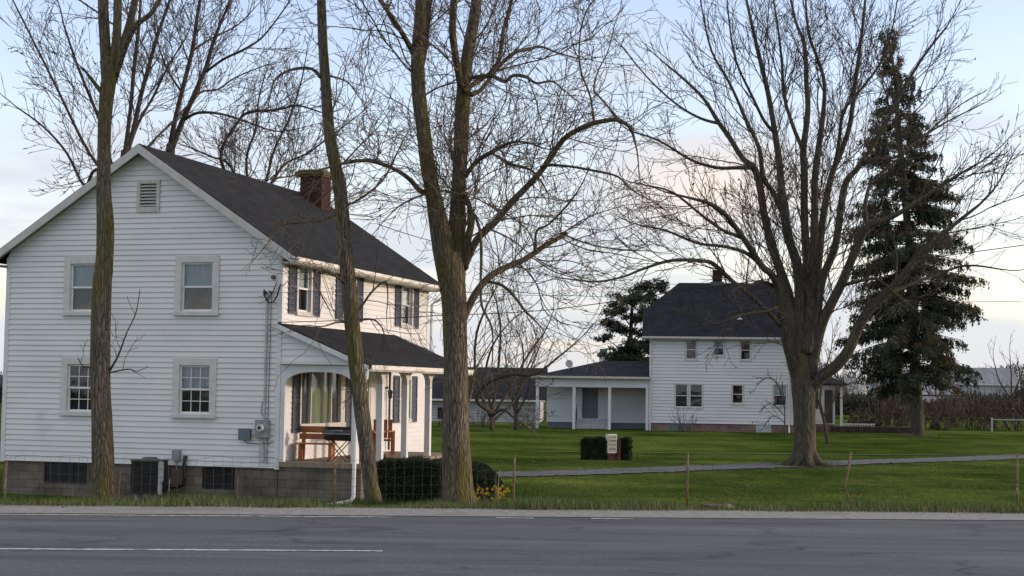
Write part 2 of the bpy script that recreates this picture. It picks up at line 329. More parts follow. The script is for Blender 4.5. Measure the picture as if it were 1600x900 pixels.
# tar-sealed cracks woven into the asphalt
nt = m_asph.node_tree; N_, L_ = nt.nodes, nt.links; B_ = N_['Principled BSDF']
src = B_.inputs['Base Color'].links[0].from_socket
tcx = N_.new('ShaderNodeTexCoord'); mpx = N_.new('ShaderNodeMapping'); mpx.inputs['Scale'].default_value = (.28, .75, 1); L_.new(tcx.outputs['Object'], mpx.inputs[0])
nx_ = N_.new('ShaderNodeTexNoise'); nx_.inputs['Scale'].default_value = 2.4; nx_.inputs['Detail'].default_value = 6; L_.new(mpx.outputs[0], nx_.inputs['Vector'])
vx = N_.new('ShaderNodeVectorMath'); vx.operation = 'MULTIPLY_ADD'; vx.inputs[1].default_value = (.7, .7, 0); L_.new(nx_.outputs['Color'], vx.inputs[0]); L_.new(mpx.outputs[0], vx.inputs[2])
vo = N_.new('ShaderNodeTexVoronoi'); vo.feature = 'DISTANCE_TO_EDGE'; vo.inputs['Scale'].default_value = 1.25; L_.new(vx.outputs[0], vo.inputs['Vector'])
rr = N_.new('ShaderNodeValToRGB'); rr.color_ramp.elements[0].position = .004; rr.color_ramp.elements[1].position = .03; rr.color_ramp.elements[0].color = (.48, .48, .48, 1)
L_.new(vo.outputs['Distance'], rr.inputs[0])
mz = N_.new('ShaderNodeMix'); mz.data_type = 'RGBA'; mz.blend_type = 'MULTIPLY'
fm = N_.new('ShaderNodeMath'); fm.operation = 'MULTIPLY_ADD'; fm.inputs[1].default_value = 5.0; fm.inputs[2].default_value = -1.7; fm.use_clamp = True
n5 = N_.new('ShaderNodeTexNoise'); n5.inputs['Scale'].default_value = .8; L_.new(tcx.outputs['Object'], n5.inputs['Vector']); L_.new(n5.outputs['Fac'], fm.inputs[0]); L_.new(fm.outputs[0], mz.inputs[0])
L_.new(src, mz.inputs[6]); L_.new(rr.outputs[0], mz.inputs[7])
n6 = N_.new('ShaderNodeTexNoise'); n6.inputs['Scale'].default_value = 1.4; n6.inputs['Detail'].default_value = 7; mp6 = N_.new('ShaderNodeMapping'); mp6.inputs['Scale'].default_value = (.12, 1.6, 1)
L_.new(tcx.outputs['Object'], mp6.inputs[0]); L_.new(mp6.outputs[0], n6.inputs['Vector'])
r6 = N_.new('ShaderNodeValToRGB'); r6.color_ramp.elements[0].position = .35; r6.color_ramp.elements[1].position = .62; r6.color_ramp.elements[0].color = (.74, .74, .76, 1); r6.color_ramp.elements[1].color = (1.1, 1.1, 1.1, 1)
L_.new(n6.outputs['Fac'], r6.inputs[0]); mw = N_.new('ShaderNodeMix'); mw.data_type = 'RGBA'; mw.blend_type = 'MULTIPLY'; mw.inputs[0].default_value = 1
n7 = N_.new('ShaderNodeTexNoise'); n7.inputs['Scale'].default_value = 26; n7.inputs['Detail'].default_value = 4; L_.new(tcx.outputs['Object'], n7.inputs['Vector'])
r7 = N_.new('ShaderNodeValToRGB'); r7.color_ramp.elements[0].position = .3; r7.color_ramp.elements[1].position = .7; r7.color_ramp.elements[0].color = (.72, .72, .72, 1); r7.color_ramp.elements[1].color = (1.28, 1.28, 1.27, 1); L_.new(n7.outputs['Fac'], r7.inputs[0])
mq = N_.new('ShaderNodeMix'); mq.data_type = 'RGBA'; mq.blend_type = 'MULTIPLY'; mq.inputs[0].default_value = 1; L_.new(mz.outputs[2], mq.inputs[6]); L_.new(r7.outputs[0], mq.inputs[7])
L_.new(mq.outputs[2], mw.inputs[6]); L_.new(r6.outputs[0], mw.inputs[7]); L_.new(mw.outputs[2], B_.inputs['Base Color'])
strip('road', m_asph, 4.5, 18.45, .0, kind='structure')
m_shoul = mat('shoulder_gravel', (.30, .295, .28), (.20, .195, .19), scale=9, rough=.95, bump=.012, bscale=50, c3=(.15, .145, .14), s3=1.2, p3=(.58, .75), detail=9)
strip('road_shoulder', m_shoul, 18.43, 19.6, .006, kind='structure')
m_line = mat('worn_line_paint', (.50, .50, .51), (.20, .20, .21), lo=.30, hi=.48, scale=5, rough=.7)
def wornline(name, cx0, cx1, v, w, keep, seed):
    r = random.Random(seed); b = MB(); x = cx0
    while x < cx1:
        l = r.uniform(.15, .8); 
        if r.random() < keep(x):
            n = max(1, int(l/.05))
            for i in range(n):
                a, c = x+l*i/n, x+l*(i+1)/n; e0, e1 = r.uniform(-.022, .01), r.uniform(-.022, .01)
                b.quad((a, v+SL*a-w/2-e0, .005), (c, v+SL*c-w/2-e0, .005), (c, v+SL*c+w/2+e1, .005), (a, v+SL*a+w/2+e1, .005))
            x += l
        else: x += l
    b.build(name, m_line, kind='structure')
wornline('lane_line', -16, -1.15, 14.50, .10, lambda x: 1, 3)
wornline('lane_line', 4.4, 13.0, 14.50, .10, lambda x: .0 if x < 11 else .9, 4)
wornline('edge_line', -30, 30, 18.25, .09, lambda x: 1 if x < -1.6 else (.5 if x < .2 else (.12 if x < 3 else 0)), 5)
EDGE_R = random.Random(9)
def pixstrip(name, m, pts, w, lift=.03, **k):
    b = MB(); c = [gh(*p) for p in pts]; sub = []
    for p, q in zip(c, c[1:]):
        for i in range(20): sub.append(p.lerp(q, i/20))
    sub.append(c[-1])
    R_ = []
    for i, p in enumerate(sub):
        t = (sub[min(i+1, len(sub)-1)]-sub[max(i-1, 0)]); n = Vector((-t.y, t.x, 0)).normalized()
        row = []
        for s in (-.5, -.17, .17, .5):
            q = p+n*(w*s+(EDGE_R.uniform(-.16, .16) if abs(s) > .4 else 0)*min(1, w/2)); row.append((q.x, q.y, gz(q.x, q.y)+lift))
        R_.append(row)
    for a, c2 in zip(R_, R_[1:]):
        for i in range(3): b.quad(a[i], c2[i], c2[i+1], a[i+1])
    return b.build(name, m, **k)
m_drive = mat('drive_asphalt', (.115, .12, .13), (.075, .08, .09), scale=1.2, rough=.9)
m_path = mat('grit_path', (.10, .125, .06), (.06, .09, .03), scale=1.2, rough=.9)
pixstrip('driveway', m_drive, [(700, 743), (780, 742.5), (860, 740.5), (1000, 736), (1100, 732), (1200, 728.5), (1300, 724.5), (1400, 721), (1477, 719), (1620, 713)], 2.25, kind='structure')
pixstrip('garden_path', m_path, [(840, 706.5), (910, 707), (1000, 708), (1200, 710), (1400, 711.5), (1620, 713)], .4, kind='structure')
# verge + lawn blades (uncountable)
def blades(name, m, n, vr, xr, h, w, lean, keepf=None, seed=1):
    g = np.random.default_rng(seed)
    v = vr[0]+(vr[1]-vr[0])*g.random(n)**1.3; x = g.uniform(*xr, n)
    cl = np.sin(x*2.1+v)*.5+np.sin(x*.83+1)*.5+np.sin(x*5.7)*.35
    keep = g.random(n) < (.62+.38*cl)
    x, v = x[keep], v[keep]; n = len(x); y = v+SL*x
    z = np.array([gz(a, b) for a, b in zip(x, y)])
    hh = h*1.25*(g.random(n)**1.5*.85+.25)*(1+.35*np.sin(x*1.3+.5)+.25*np.sin(x*4.1)); a = g.uniform(0, 6.28, n); ln = g.uniform(0, lean, n)*hh; a2 = g.uniform(0, 6.28, n)
    b0 = np.stack([x-np.cos(a)*w/2, y-np.sin(a)*w/2, z-.02], 1); b1 = np.stack([x+np.cos(a)*w/2, y+np.sin(a)*w/2, z-.02], 1)
    tp = np.stack([x+np.cos(a2)*ln, y+np.sin(a2)*ln, z+hh], 1)
    V = np.stack([b0, b1, tp], 1).reshape(-1, 3); Fc = np.arange(3*n).reshape(-1, 3)
    link(name, np_mesh(name, V, Fc), m, kind='stuff')
blades('verge_grass', m_blade, 60000, (19.45, 24.5), (-9, 10), .12, .012, .9, seed=1)
blades('dry_grass', m_dry, 46000, (19.4, 23), (-9, 10), .10, .010, 1.1, seed=2)
blades('lawn_tufts', m_blade, 60000, (24, 46), (-10, 18), .06, .02, 1.0, seed=3)
g = np.random.default_rng(12); n = 5200; x = g.uniform(-9, 24, n); v = np.where(g.random(n) < .35, g.uniform(19.0, 24, n), g.uniform(24, 62, n)); y = v+SL*x
z = np.array([gz(a, b) if c > 19.6 else .008 for a, b, c in zip(x, y, v)])+.012+g.random(n)*.03; s_ = g.uniform(.012, .035, n)[:, None]*(1+(v[:, None]-19)*.015); a = g.normal(size=(n, 3)); a[:, 2] *= .4; b = g.normal(size=(n, 3)); b[:, 2] *= .4
pp = np.stack([x, y, z], 1); V_ = np.stack([pp-a*s_*.6, pp+b*s_*.4, pp+a*s_*.6, pp-b*s_*.4], 1).reshape(-1, 3)
link('fallen_leaves', np_mesh('fallen_leaves', V_, np.arange(4*n).reshape(-1, 4)), mat('dead_leaf', (.22, .15, .08), (.12, .08, .045), scale=2, rough=.9, rand=.4), kind='stuff')
# ---------------------------------------------------------------- house builders
def siding(mb, wp, z0, z1, xr, holes, h=.134, lap=.027):
    br = set(); z = z0; crs = []
    while z < z1-1e-6:
        crs.append((z, min(z+h, z1))); z += h
    for a, b in crs:
        zs = sorted({a, b, *[q for hl in holes for q in (hl[2], hl[3]) if a < q < b]})
        for p, q in zip(zs, zs[1:]):
            mid = (p+q)/2; cut = sorted([(hl[0], hl[1]) for hl in holes if hl[2] < mid < hl[3]])
            lo0, hi0 = xr(p); lo1, hi1 = xr(q)
            segs = []; cl0, cl1 = lo0, lo1
            for (u0, u1) in cut: segs.append((cl0, cl1, u0, u0)); cl0 = cl1 = u1
            segs.append((cl0, cl1, hi0, hi1))
            op, oq = lap*(1-(p-a)/h), lap*(1-(q-a)/h)
            for (a0, a1, b0, b1) in segs:
                if b0-a0 < .001 and b1-a1 < .001: continue
                mb.quad(wp(a0, op, p), wp(b0, op, p), wp(b1, oq, q), wp(a1, oq, q))
                if p == a: mb.quad(wp(a0, 0, p), wp(b0, 0, p), wp(b0, op, p), wp(a0, op, p))
def curtain(mb, wp, u0, u1, z0, z1, o, amp=.015, waves=9):
    n = 48; pr = None
    for i in range(n+1):
        u = u0+(u1-u0)*i/n; oo = o+amp*math.sin(i/n*waves*6.28)+amp*.5*math.sin(i/n*waves*2.3*6.28+1)
        c = (wp(u, oo, z0), wp(u, oo, z1))
        if pr: mb.quad(pr[0], c[0], c[1], pr[1])
        pr = c
def window(root, wp, u0, u1, z0, z1, tw=.17, grid=False, low=m_curtd, up=m_curt, gl=None, trim=None, split=.5, name='window', sillw=.05, sw=.045):
    """u0..z1 is the outer edge of the trim."""
    t = MB(); o0, o1 = -.10, .05
    t.box(u0, u0+tw, o0, o1, z0+.001, z1, wp); t.box(u1-tw, u1, o0, o1, z0+.001, z1, wp)
    t.box(u0+tw+.001, u1-tw-.001, o0, o1-.003, z1-tw, z1-.001, wp)
    t.box(u0-.02, u1+.02, o0, o1+sillw, z0-.03, z0+.05, wp); t.box(u0+tw+.001, u1-tw-.001, o0, o1-.012, z0+.051, z0+.08, wp)
    w = t.build(name, trim or m_trim, root)
    a, b, c, d = u0+tw, u1-tw, z0+.08, z1-tw; mid = c+(d-c)*split
    s = MB()
    for (p, q, oo) in ((c, mid+.02, -.045), (mid-.02, d, -.02)):
        s.box(a, a+sw, oo-.03, oo, p, q, wp); s.box(b-sw, b, oo-.03, oo, p, q, wp)
        s.box(a+sw+.001, b-sw-.001, oo-.03, oo-.002, p, p+sw, wp); s.box(a+sw+.001, b-sw-.001, oo-.03, oo-.002, q-sw, q-.001, wp)
        if grid:
            for i in (1, 2):
                u = a+sw+(b-a-2*sw)*i/3; s.box(u-.009, u+.009, oo-.02, oo-.006, p+sw+.001, q-sw-.001, wp)
            zz = (p+q)/2; s.box(a+sw+.001, b-sw-.001, oo-.019, oo-.0075, zz-.009, zz+.009, wp)
    s.build('sash', m_vinyl, w)
    g = MB(); g.quad(wp(a, -.06, c), wp(b, -.06, c), wp(b, -.06, mid), wp(a, -.06, mid)); g.quad(wp(a, -.035, mid), wp(b, -.035, mid), wp(b, -.035, d), wp(a, -.035, d))
    g.build('pane', gl or m_glass, w)
    if up is low:  # sheets in the dark interior colour stand in for an unlit room
        cu = MB(); curtain(cu, wp, a-.03, b+.03, c-.02, d+.03, -.15); cu.build('curtain', up, w)
    else:
        cu = MB(); curtain(cu, wp, a-.03, b+.03, mid-.02, d+.03, -.13, .006, 5); cu.build('blind', up, w)
        cu = MB(); curtain(cu, wp, a-.03, b+.03, c-.02, mid+.02, -.19); cu.build('curtain', low, w)
    return w
def shutter(root, wp, u0, u1, z0, z1):
    s = MB(); s.box(u0, u0+.05, .022, .06, z0, z1, wp); s.box(u1-.05, u1, .022, .06, z0, z1, wp)
    for z in (z0, (z0+z1)/2-.03, z1-.06): s.box(u0+.051, u1-.051, .022, .058, z, z+.06, wp)
    n = int((z1-z0)/.045)
    for i in range(n):
        z = z0+(z1-z0)*i/n
        s.hexa([wp(u0+.051, .052, z), wp(u1-.051, .052, z), wp(u1-.051, .028, z+.03), wp(u0+.051, .028, z+.03), wp(u0+.051, .056, z+.008), wp(u1-.051, .056, z+.008), wp(u1-.051, .032, z+.038), wp(u0+.051, .032, z+.038)])
    s.build('shutter', m_shut, root)
# ---------------------------------------------------------------- house 1
YA = .286
H1o = P(434, 732, 38); ZB = -1.38
h1 = empty('farmhouse', (H1o[0], H1o[1], ZB), -YA, off=(0, 0, ZB), label='large white clapboard farmhouse with dark roof, shuttered side windows and arched porch', cat='house')
def h1w(x, y, z=0):   # local to world
    return Vector((H1o[0]+x*math.cos(YA)+y*math.sin(YA), H1o[1]-x*math.sin(YA)+y*math.cos(YA), z))
Wd, Ld, ZS, ZE = 7.7, 10.65, -.5, 4.70
RX, RZ, SLP = -3.85, 7.50, .665
gw = lambda u, o, z: (u, -o, z); sw_ = lambda u, o, z: (o, u, z)
rl = lambda x: RZ-.13-SLP*abs(x-RX)
def gx(z):
    d = (RZ-.13-z)/SLP; return max(-Wd, RX-d), min(0, RX+d)
gh_holes = [(-4.02+.06, -3.38-.06, 5.8+.06, 6.61-.06), (-2.88+.05, -1.68-.05, 3.23+.03, 4.69-.05), (-2.87+.05, -1.69-.05, .7+.03, 2.14-.05), (-6.02+.05, -4.82-.05, 3.23+.03, 4.69-.05), (-6.02+.05, -4.82-.05, .7+.03, 2.14-.05)]
sh_holes = [(a+.05, b-.05, 3.28+.03, 4.62-.03) for a, b in ((.80, 1.76), (3.78, 4.72), (8.22, 9.26))]+[(1.15+.05, 4.05-.05, .45, 1.92), (8.22+.05, 9.24-.05, .5, 1.83-.03), (5.75, 6.75, -.35, 1.75)]
w = MB(); siding(w, gw, ZS, RZ-.14, gx, gh_holes); siding(w, sw_, ZS, ZE, lambda z: (0, Ld), sh_holes)
siding(w, lambda u, o, z: (-Wd-o, u, z), ZS, ZE, lambda z: (0, Ld), []); siding(w, lambda u, o, z: (u, Ld+o, z), ZS, RZ-.14, gx, [])
w.build('wall', m_side, h1)
c = MB()
for bs in (((-.09, .028, -.030, .0), (.0, .030, .0, .09)), ((-Wd-.03, -Wd+.09, -.03, 0),), ((.0, .03, Ld-.1, Ld+.03),)):
    c = MB()
    for (x0, x1, y0, y1) in bs: c.box(x0, x1, y0, y1, ZS-.03, ZE)
    c.build('corner_board', m_white, h1)
f = MB()
vh = [(-2.04, -1.15), (-6.45, -5.25)]
f.box(-Wd+.03, -2.04, .03, .25, ZB-.4, ZS-.002); f.box(-1.15, -.03, .03, .25, ZB-.4, ZS-.002); f.box(-2.04, -1.15, .03, .25, ZB-.4, -1.06)
f.box(-.25, -.031, .251, Ld, ZB-.4, ZS-.002); f.box(-Wd+.03, -Wd+.25, .251, Ld, ZB-.4, ZS-.002); f.box(-Wd+.25, -.25, Ld-.2, Ld-.01, ZB-.4, ZS-.002)
f.build('foundation', m_block, h1)
for (a, b, z0) in ((-2.03, -1.16, -1.055), (-6.45, -5.25, -1.02)):
    y0 = .06 if a > -3 else .0
    v = MB(); v.box(a, b, y0+.02, y0+.028, z0, ZS-.003); vv = v.build('basement_window', m_dark, h1)
    v = MB()
    for u in np.linspace(a, b, 4): v.box(max(a, u-.02), min(b, u+.02), y0, y0+.019, z0+.03, ZS-.03)
    v.box(a, b, y0-.001, y0+.018, z0, z0+.029); v.box(a, b, y0-.001, y0+.018, ZS-.032, ZS-.004); v.build('grille', m_acf, vv)
# gable louver
v = MB(); a, b, z0, z1 = -4.02, -3.38, 5.8, 6.61
v.box(a, a+.09, -.05, .08, z0, z1); v.box(b-.09, b, -.05, .08, z0, z1); v.box(a+.091, b-.091, -.048, .08, z1-.09, z1); v.box(a+.091, b-.091, -.055, .08, z0, z0+.13)
lv = v.build('gable_vent', m_trim, h1)
v = MB()
for i in range(7):
    z = z0+.15+i*.081; v.hexa([(a+.09, -.035, z), (b-.09, -.035, z), (b-.09, .05, z+.055), (a+.09, .05, z+.055), (a+.09, -.035, z+.016), (b-.09, -.035, z+.016), (b-.09, .05, z+.071), (a+.09, .05, z+.071)])
v.build('louver', m_trim, lv)
v = MB(); v.box(a, b, .09, .1, z0, z1); v.build('backing', m_dark, lv)
window(h1, gw, -2.88, -1.68, 3.23, 4.69, trim=m_gtrim); window(h1, gw, -2.87, -1.69, .7, 2.14, grid=True, up=m_curt, low=m_curtd, trim=m_gtrim)
window(h1, gw, -6.02, -4.82, 3.23, 4.69, trim=m_gtrim); window(h1, gw, -6.02, -4.82, .7, 2.14, grid=True, up=m_dark, low=m_dark, trim=m_gtrim)
for a, b in ((.80, 1.76), (3.78, 4.72), (8.22, 9.26)):
    window(h1, sw_, a, b, 3.28, 4.62, tw=.10, sillw=.02, low=m_curtd)
    shutter(h1, sw_, a-.47, a-.02, 3.27, 4.64); shutter(h1, sw_, b+.02, b+.47, 3.27, 4.64)
window(h1, sw_, 8.22, 9.24, .5, 1.83, tw=.10, sillw=.02, grid=True, low=m_curtd)
shutter(h1, sw_, 7.74, 8.2, .46, 1.84); shutter(h1, sw_, 9.26, 9.72, .46, 1.84)
# picture window on the porch
t = MB(); a, b, z0, z1 = 1.15, 4.05, .5, 1.95; o1 = .05
t.box(a, a+.07, -.1, o1, z0, z1, sw_); t.box(b-.28, b, -.1, o1, z0, z1, sw_); t.box(a+.071, b-.281, -.1, o1-.002, z1-.08, z1, sw_); t.box(a-.02, b+.02, -.1, o1+.03, z0-.08, z0+.05, sw_)
for u in (1.83, 3.15): t.box(u-.025, u+.025, -.1, o1-.01, z0+.051, z1-.081, sw_)
pw = t.build('picture_window', m_trim, h1)
g = MB(); g.quad(sw_(a+.07, -.03, z0), sw_(b-.28, -.03, z0), sw_(b-.28, -.03, z1), sw_(a+.07, -.03, z1)); g.build('pane', m_glass, pw)
g = MB(); curtain(g, sw_, 1.83, 3.15, z0, z1, -.055, .004, 13); g.build('drape', m_curtg, pw)
g = MB(); curtain(g, sw_, 1.15, 1.82, z0, z1, -.06, .002, 6); curtain(g, sw_, 3.16, 3.85, z0, z1, -.06, .002, 6); g.build('side_drape', m_curtd, pw)
shutter(h1, sw_, .70, 1.12, .33, 1.9); shutter(h1, sw_, 4.08, 4.5, .33, 1.9)
d = MB(); d.box(5.75, 5.85, -.08, .06, -.34, 1.75, sw_); d.box(6.65, 6.75, -.08, .06, -.34, 1.75, sw_); d.box(5.851, 6.649, -.08, .058, 1.65, 1.75, sw_)
dr = d.build('door_frame', m_trim, h1)
d = MB(); d.box(5.852, 6.648, -.03, .01, -.34, 1.649, sw_)
for z0, z1 in ((-.2, .45), (.6, 1.5)): d.box(5.98, 6.52, .0101, .022, z0, z1, sw_)
d.build('door', m_white, dr)
# roof slabs with thickness
r = MB(); TK = .13; oe, og = .45, .32
def slab(x0, x1):
    y0, y1 = -og, Ld+og; f_ = lambda x: RZ-SLP*abs(x-RX)
    r.hexa([(x0, y0, f_(x0)-TK*.55), (x1, y0, f_(x1)-TK*.55), (x1, y1, f_(x1)-TK*.55), (x0, y1, f_(x0)-TK*.55), (x0, y0, f_(x0)), (x1, y0, f_(x1)), (x1, y1, f_(x1)), (x0, y1, f_(x0))])
slab(RX, oe); slab(-Wd-oe, RX)
roof = r.build('roof', m_roof, h1)
for sgn, xe in ((1, oe), (-1, -Wd-oe)):
    r = MB()
    f_ = lambda x: RZ-SLP*abs(x-RX)-TK*.55-.002
    for yy, y2 in ((-og-.02, -og+.02), (Ld+og-.02, Ld+og+.02)):
        pts = [(RX, f_(RX)+.05), (xe, f_(xe)+.05), (xe, f_(xe)-.15), (RX, f_(RX)-.17)]
        r.prism(pts, yy, y2)
    # boxed soffit under the overhang at the gable
    r.hexa([(RX, -og+.021, f_(RX)-.035), (xe, -og+.021, f_(xe)-.035), (xe, -.001, f_(xe)-.035), (RX, -.001, f_(RX)-.035), (RX, -og+.021, f_(RX)-.005), (xe, -og+.021, f_(xe)-.005), (xe, -.001, f_(xe)-.005), (RX, -.001, f_(RX)-.005)])
    r.build('rake_board', m_trim, roof)
r = MB(); ez = RZ-SLP*(oe-RX)-TK*.55
r.box(.0, oe-.02, -og+.03, Ld+og-.03, ez-.10, ez-.075); r.box(oe-.02, oe, -og+.021, Ld+og-.021, ez-.12, ez+.03)
r.box(-Wd-oe+.02, -Wd, -og+.03, Ld+og-.03, ez-.10, ez-.075); r.build('soffit', m_trim, roof)
r = MB(); gp = [(oe+.002, ez-.10), (oe+.06, ez-.10), (oe+.12, ez-.05), (oe+.12, ez+.035), (oe+.10, ez+.035), (oe+.10, ez-.04), (oe+.05, ez-.08), (oe+.002, ez-.08)]
r.prism(gp, -og-.03, Ld+og+.03, lambda u, o, z: (u, o, z)); r.build('gutter', m_gut, roof)
r = MB(); r.tube([(oe+.06, Ld+.3, ez-.08), (oe+.05, Ld+.3, ez-.2), (.1, Ld+.12, ez-.5), (.07, Ld+.12, -.9)], .045, 8); r.build('downspout', m_white, roof)
# chimney
r = MB(); cx, cy = -3.37, 9.55; r.box(cx-.34, cx+.38, cy-.36, cy+.36, 6.2, 7.93); ch = r.build('chimney', m_brick, roof)
r = MB(); r.box(cx-.44, cx+.44, cy-.44, cy+.44, 7.931, 7.99); r.box(cx-.48, cx+.48, cy-.48, cy+.48, 7.991, 8.09); r.box(cx-.4, cx+.4, cy-.4, cy+.4, 8.091, 8.15); r.build('chimney_cap', mat('mossy_cap', (.15, .11, .05), (.07, .05, .028), scale=9, rough=.95, bump=.02), ch)
# porch
PD, PL, PZ = 2.2, 7.45, -.34
pr = empty('porch', (0, 0, 0), 0); pr.parent = h1; OFF[pr.name] = (0, 0, ZB)
r = MB(); r.box(.001, PD, -.02, PL, PZ-.12, PZ); r.build('porch_floor', m_deck, pr)
r = MB(); r.box(.0, PD-.05, .03, .2, ZB-.4, PZ-.121); r.box(PD-.2, PD-.05, .201, PL-.05, ZB-.4, PZ-.121); r.build('porch_foundation', m_block, pr)
XP = 2.03; HE = 2.02  # underside of header
posts = [(.0,), (1.62,), (3.40,), (5.2,), (7.1,)]
for (y,) in posts:
    p = MB(); p.box(XP-.13, XP+.02, y-.02, y+.13, PZ+.001, HE-.45); p.build('post', m_white, pr)
p = MB(); p.box(.035, .15, -.02, .10, PZ+.001, HE-.45); p.build('post', m_white, pr)
def arch(mb, wp, u0, u1, zs, zt, ztop, o0, o1):
    """solid spandrel with half-elliptic opening between u0..u1"""
    n = 20; c = (u0+u1)/2; a = (u1-u0)/2
    th = [math.pi*i/n for i in range(n+1)]
    uv = [(c-a*abs(math.cos(t))**.75*(1 if math.cos(t) > 0 else -1), zs+(zt-zs)*math.sin(t)**.8) for t in th]
    for (ua, za), (ub, zb) in zip(uv, uv[1:]):
        mb.hexa([wp(ua, o0, za), wp(ub, o0, zb), wp(ub, o1, zb), wp(ua, o1, za), wp(ua, o0, ztop), wp(ub, o0, ztop), wp(ub, o1, ztop), wp(ua, o1, ztop)])
A = MB(); arch(A, gw, .15, XP-.13, 1.48, 1.84, 1.93, -.10, .018)
A.box(.036, .15, -.02, .10, HE-.449, 1.93); A.box(XP-.13, XP+.02, -.02, .13, HE-.449, 1.93)
A.build('arch_panel', m_white, pr)
A = MB()
for (y0,), (y1,) in zip(posts, posts[1:]):
    arch(A, lambda u, o, z: (XP+o, u, z), y0+.131, y1-.021, HE-.45, 1.93, HE, -.13, .02)
for (y,) in posts[1:]: A.box(XP-.13, XP+.02, y-.02, y+.13, HE-.449, HE)
A.build('side_arch_panel', m_gut if False else m_trim, pr)
pz = lambda x: 3.02-.415*x     # porch roof top
A = MB(); siding(A, lambda u, o, z: (u, .0-o-.0, z), 1.931, 2.93, lambda z: (.03, max(.04, min(XP+.05, (3.02-.10-z)/.415))), [], h=.15); A.build('porch_gable', m_side, pr)
A = MB(); x1 = PD+.17; y0, y1 = -.18, 7.75
A.hexa([(.0, y0, pz(0)-.05), (x1, y0, pz(x1)-.05), (x1, y1, pz(x1)-.05), (.0, y1, pz(0)-.05), (.0, y0, pz(0)), (x1, y0, pz(x1)), (x1, y1, pz(x1)), (.0, y1, pz(0))])
prf = A.build('porch_roof', m_roof, pr)
A = MB()
for yy in (y0-.02, y1-.02): A.prism([(.0, pz(0)-.03), (x1, pz(x1)-.03), (x1, pz(x1)-.15), (.0, pz(0)-.17)], yy, yy+.035)
A.box(.03, x1-.03, y0+.02, y1-.03, HE+.001, HE+.02); A.build('rake_board', m_white, prf)
A = MB(); z = pz(x1)-.05
A.prism([(x1+.002, z-.12), (x1+.06, z-.12), (x1+.11, z-.07), (x1+.11, z+.03), (x1+.09, z+.03), (x1+.09, z-.05), (x1+.002, z-.09)], y0-.03, y1+.03); A.build('gutter', m_gut, prf)
A = MB(); A.tube([(x1-.02, -.22, z-.1), (x1-.03, -.22, z-.28), (x1-.22, -.16, z-.5), (XP+.02, -.12, z-.65), (XP+.0, -.12, -.6), (XP-.0, -.13, -1.12), (XP-.06, -.16, -1.22), (XP-.75, -.5, -1.36)], [.05]*8, 8); A.build('downspout', m_white, prf)
A = MB(); A.tube([(.10, 7.25, 1.95), (.10, 7.25, -.3)], .035, 8); A.build('drain_pipe', mat('brown_pipe', (.10, .065, .045), rough=.5), pr)
# utility details fixed to the house
A = MB(); A.tube([(-.36, -.05, 3.72), (-.37, -.05, .66)], .03, 8); A.tube([(-.39, -.05, .25), (-.40, -.05, -.3)], .028, 8); A.box(-.45, -.34, -.11, -.03, -.34, .0); A.box(-.42, -.33, -.08, -.022, 2.95, 2.98); A.box(-.42, -.33, -.08, -.022, .95, .98); A.build('conduit', m_pvc, h1)
A = MB(); A.box(-.57, -.21, -.14, -.021, .22, .66); A.box(-.55, -.23, -.16, -.141, .24, .64); me_ = A.build('electric_meter', m_grey, h1)
A = MB(); A.tube([(-.40, -.16, .47), (-.40, -.25, .47)], [.095, .085], 20); A.build('meter_dial', mat('meter_glass', (.55, .58, .6), rough=.2), me_)
A = MB(); A.tube([(-.40, -.251, .47), (-.40, -.253, .47)], .045, 16); A.build('dial_face', m_black, me_)
A = MB(); A.box(-1.0, -.71, -.12, -.021, .18, .44); A.box(-1.01, -.70, -.135, -.121, .17, .45); A.build('junction_box', m_bgrey, h1)
A = MB(); A.tube([(-.9, -.06, .18), (-.8, -.06, .1), (-.5, -.06, .08), (-.2, -.06, .1), (-.12, -.05, .14)], .01, 5)
A.tube([(-.25, -.05, 3.75), (-.26, -.05, 2.0), (-.27, -.05, -.4)], .008, 5); A.tube([(-.26, -.05, 3.75), (-.31, -.05, 3.8)], .02, 5)
A.tube([(-.37, -.06, .7), (-.45, -.06, .85), (-.42, -.05, 1.1)], .008, 5); A.build('cable', m_cable, h1)
A = MB(); A.box(-2.80, -2.60, -.12, -.021, -.38, -.12); A.tube([(-2.7, -.06, -.38), (-2.69, -.06, -.62)], .015, 6); A.build('disconnect_box', m_grey, h1)
A = MB(); A.tube([(-2.46, -.03, -.29), (-2.46, -.08, -.27), (-2.47, -.09, -.45), (-2.44, -.09, -.8), (-2.48, -.1, -.96), (-2.6, -.12, -1.02), (-3.15, -.3, -1.03)], .045, 10); A.build('refrigerant_pipe', m_black, h1)
A = MB(); A.tube([(-.21, -.02, 4.13), (-.21, -.09, 4.13)], .05, 10); A.build('insulator', m_black, h1)
# lantern beside the door
A = MB(); A.box(7.05, 7.15, .03, .09, 1.45, 1.5, sw_); A.tube([(.06, 7.1, 1.47), (.16, 7.1, 1.5), (.17, 7.1, 1.44)], .012, 6); A.tube([(.17, 7.1, 1.42), (.17, 7.1, 1.40), (.17, 7.1, 1.18), (.17, 7.1, 1.16)], [.03, .075, .055, .02], 6); A.build('lantern', m_black, pr)
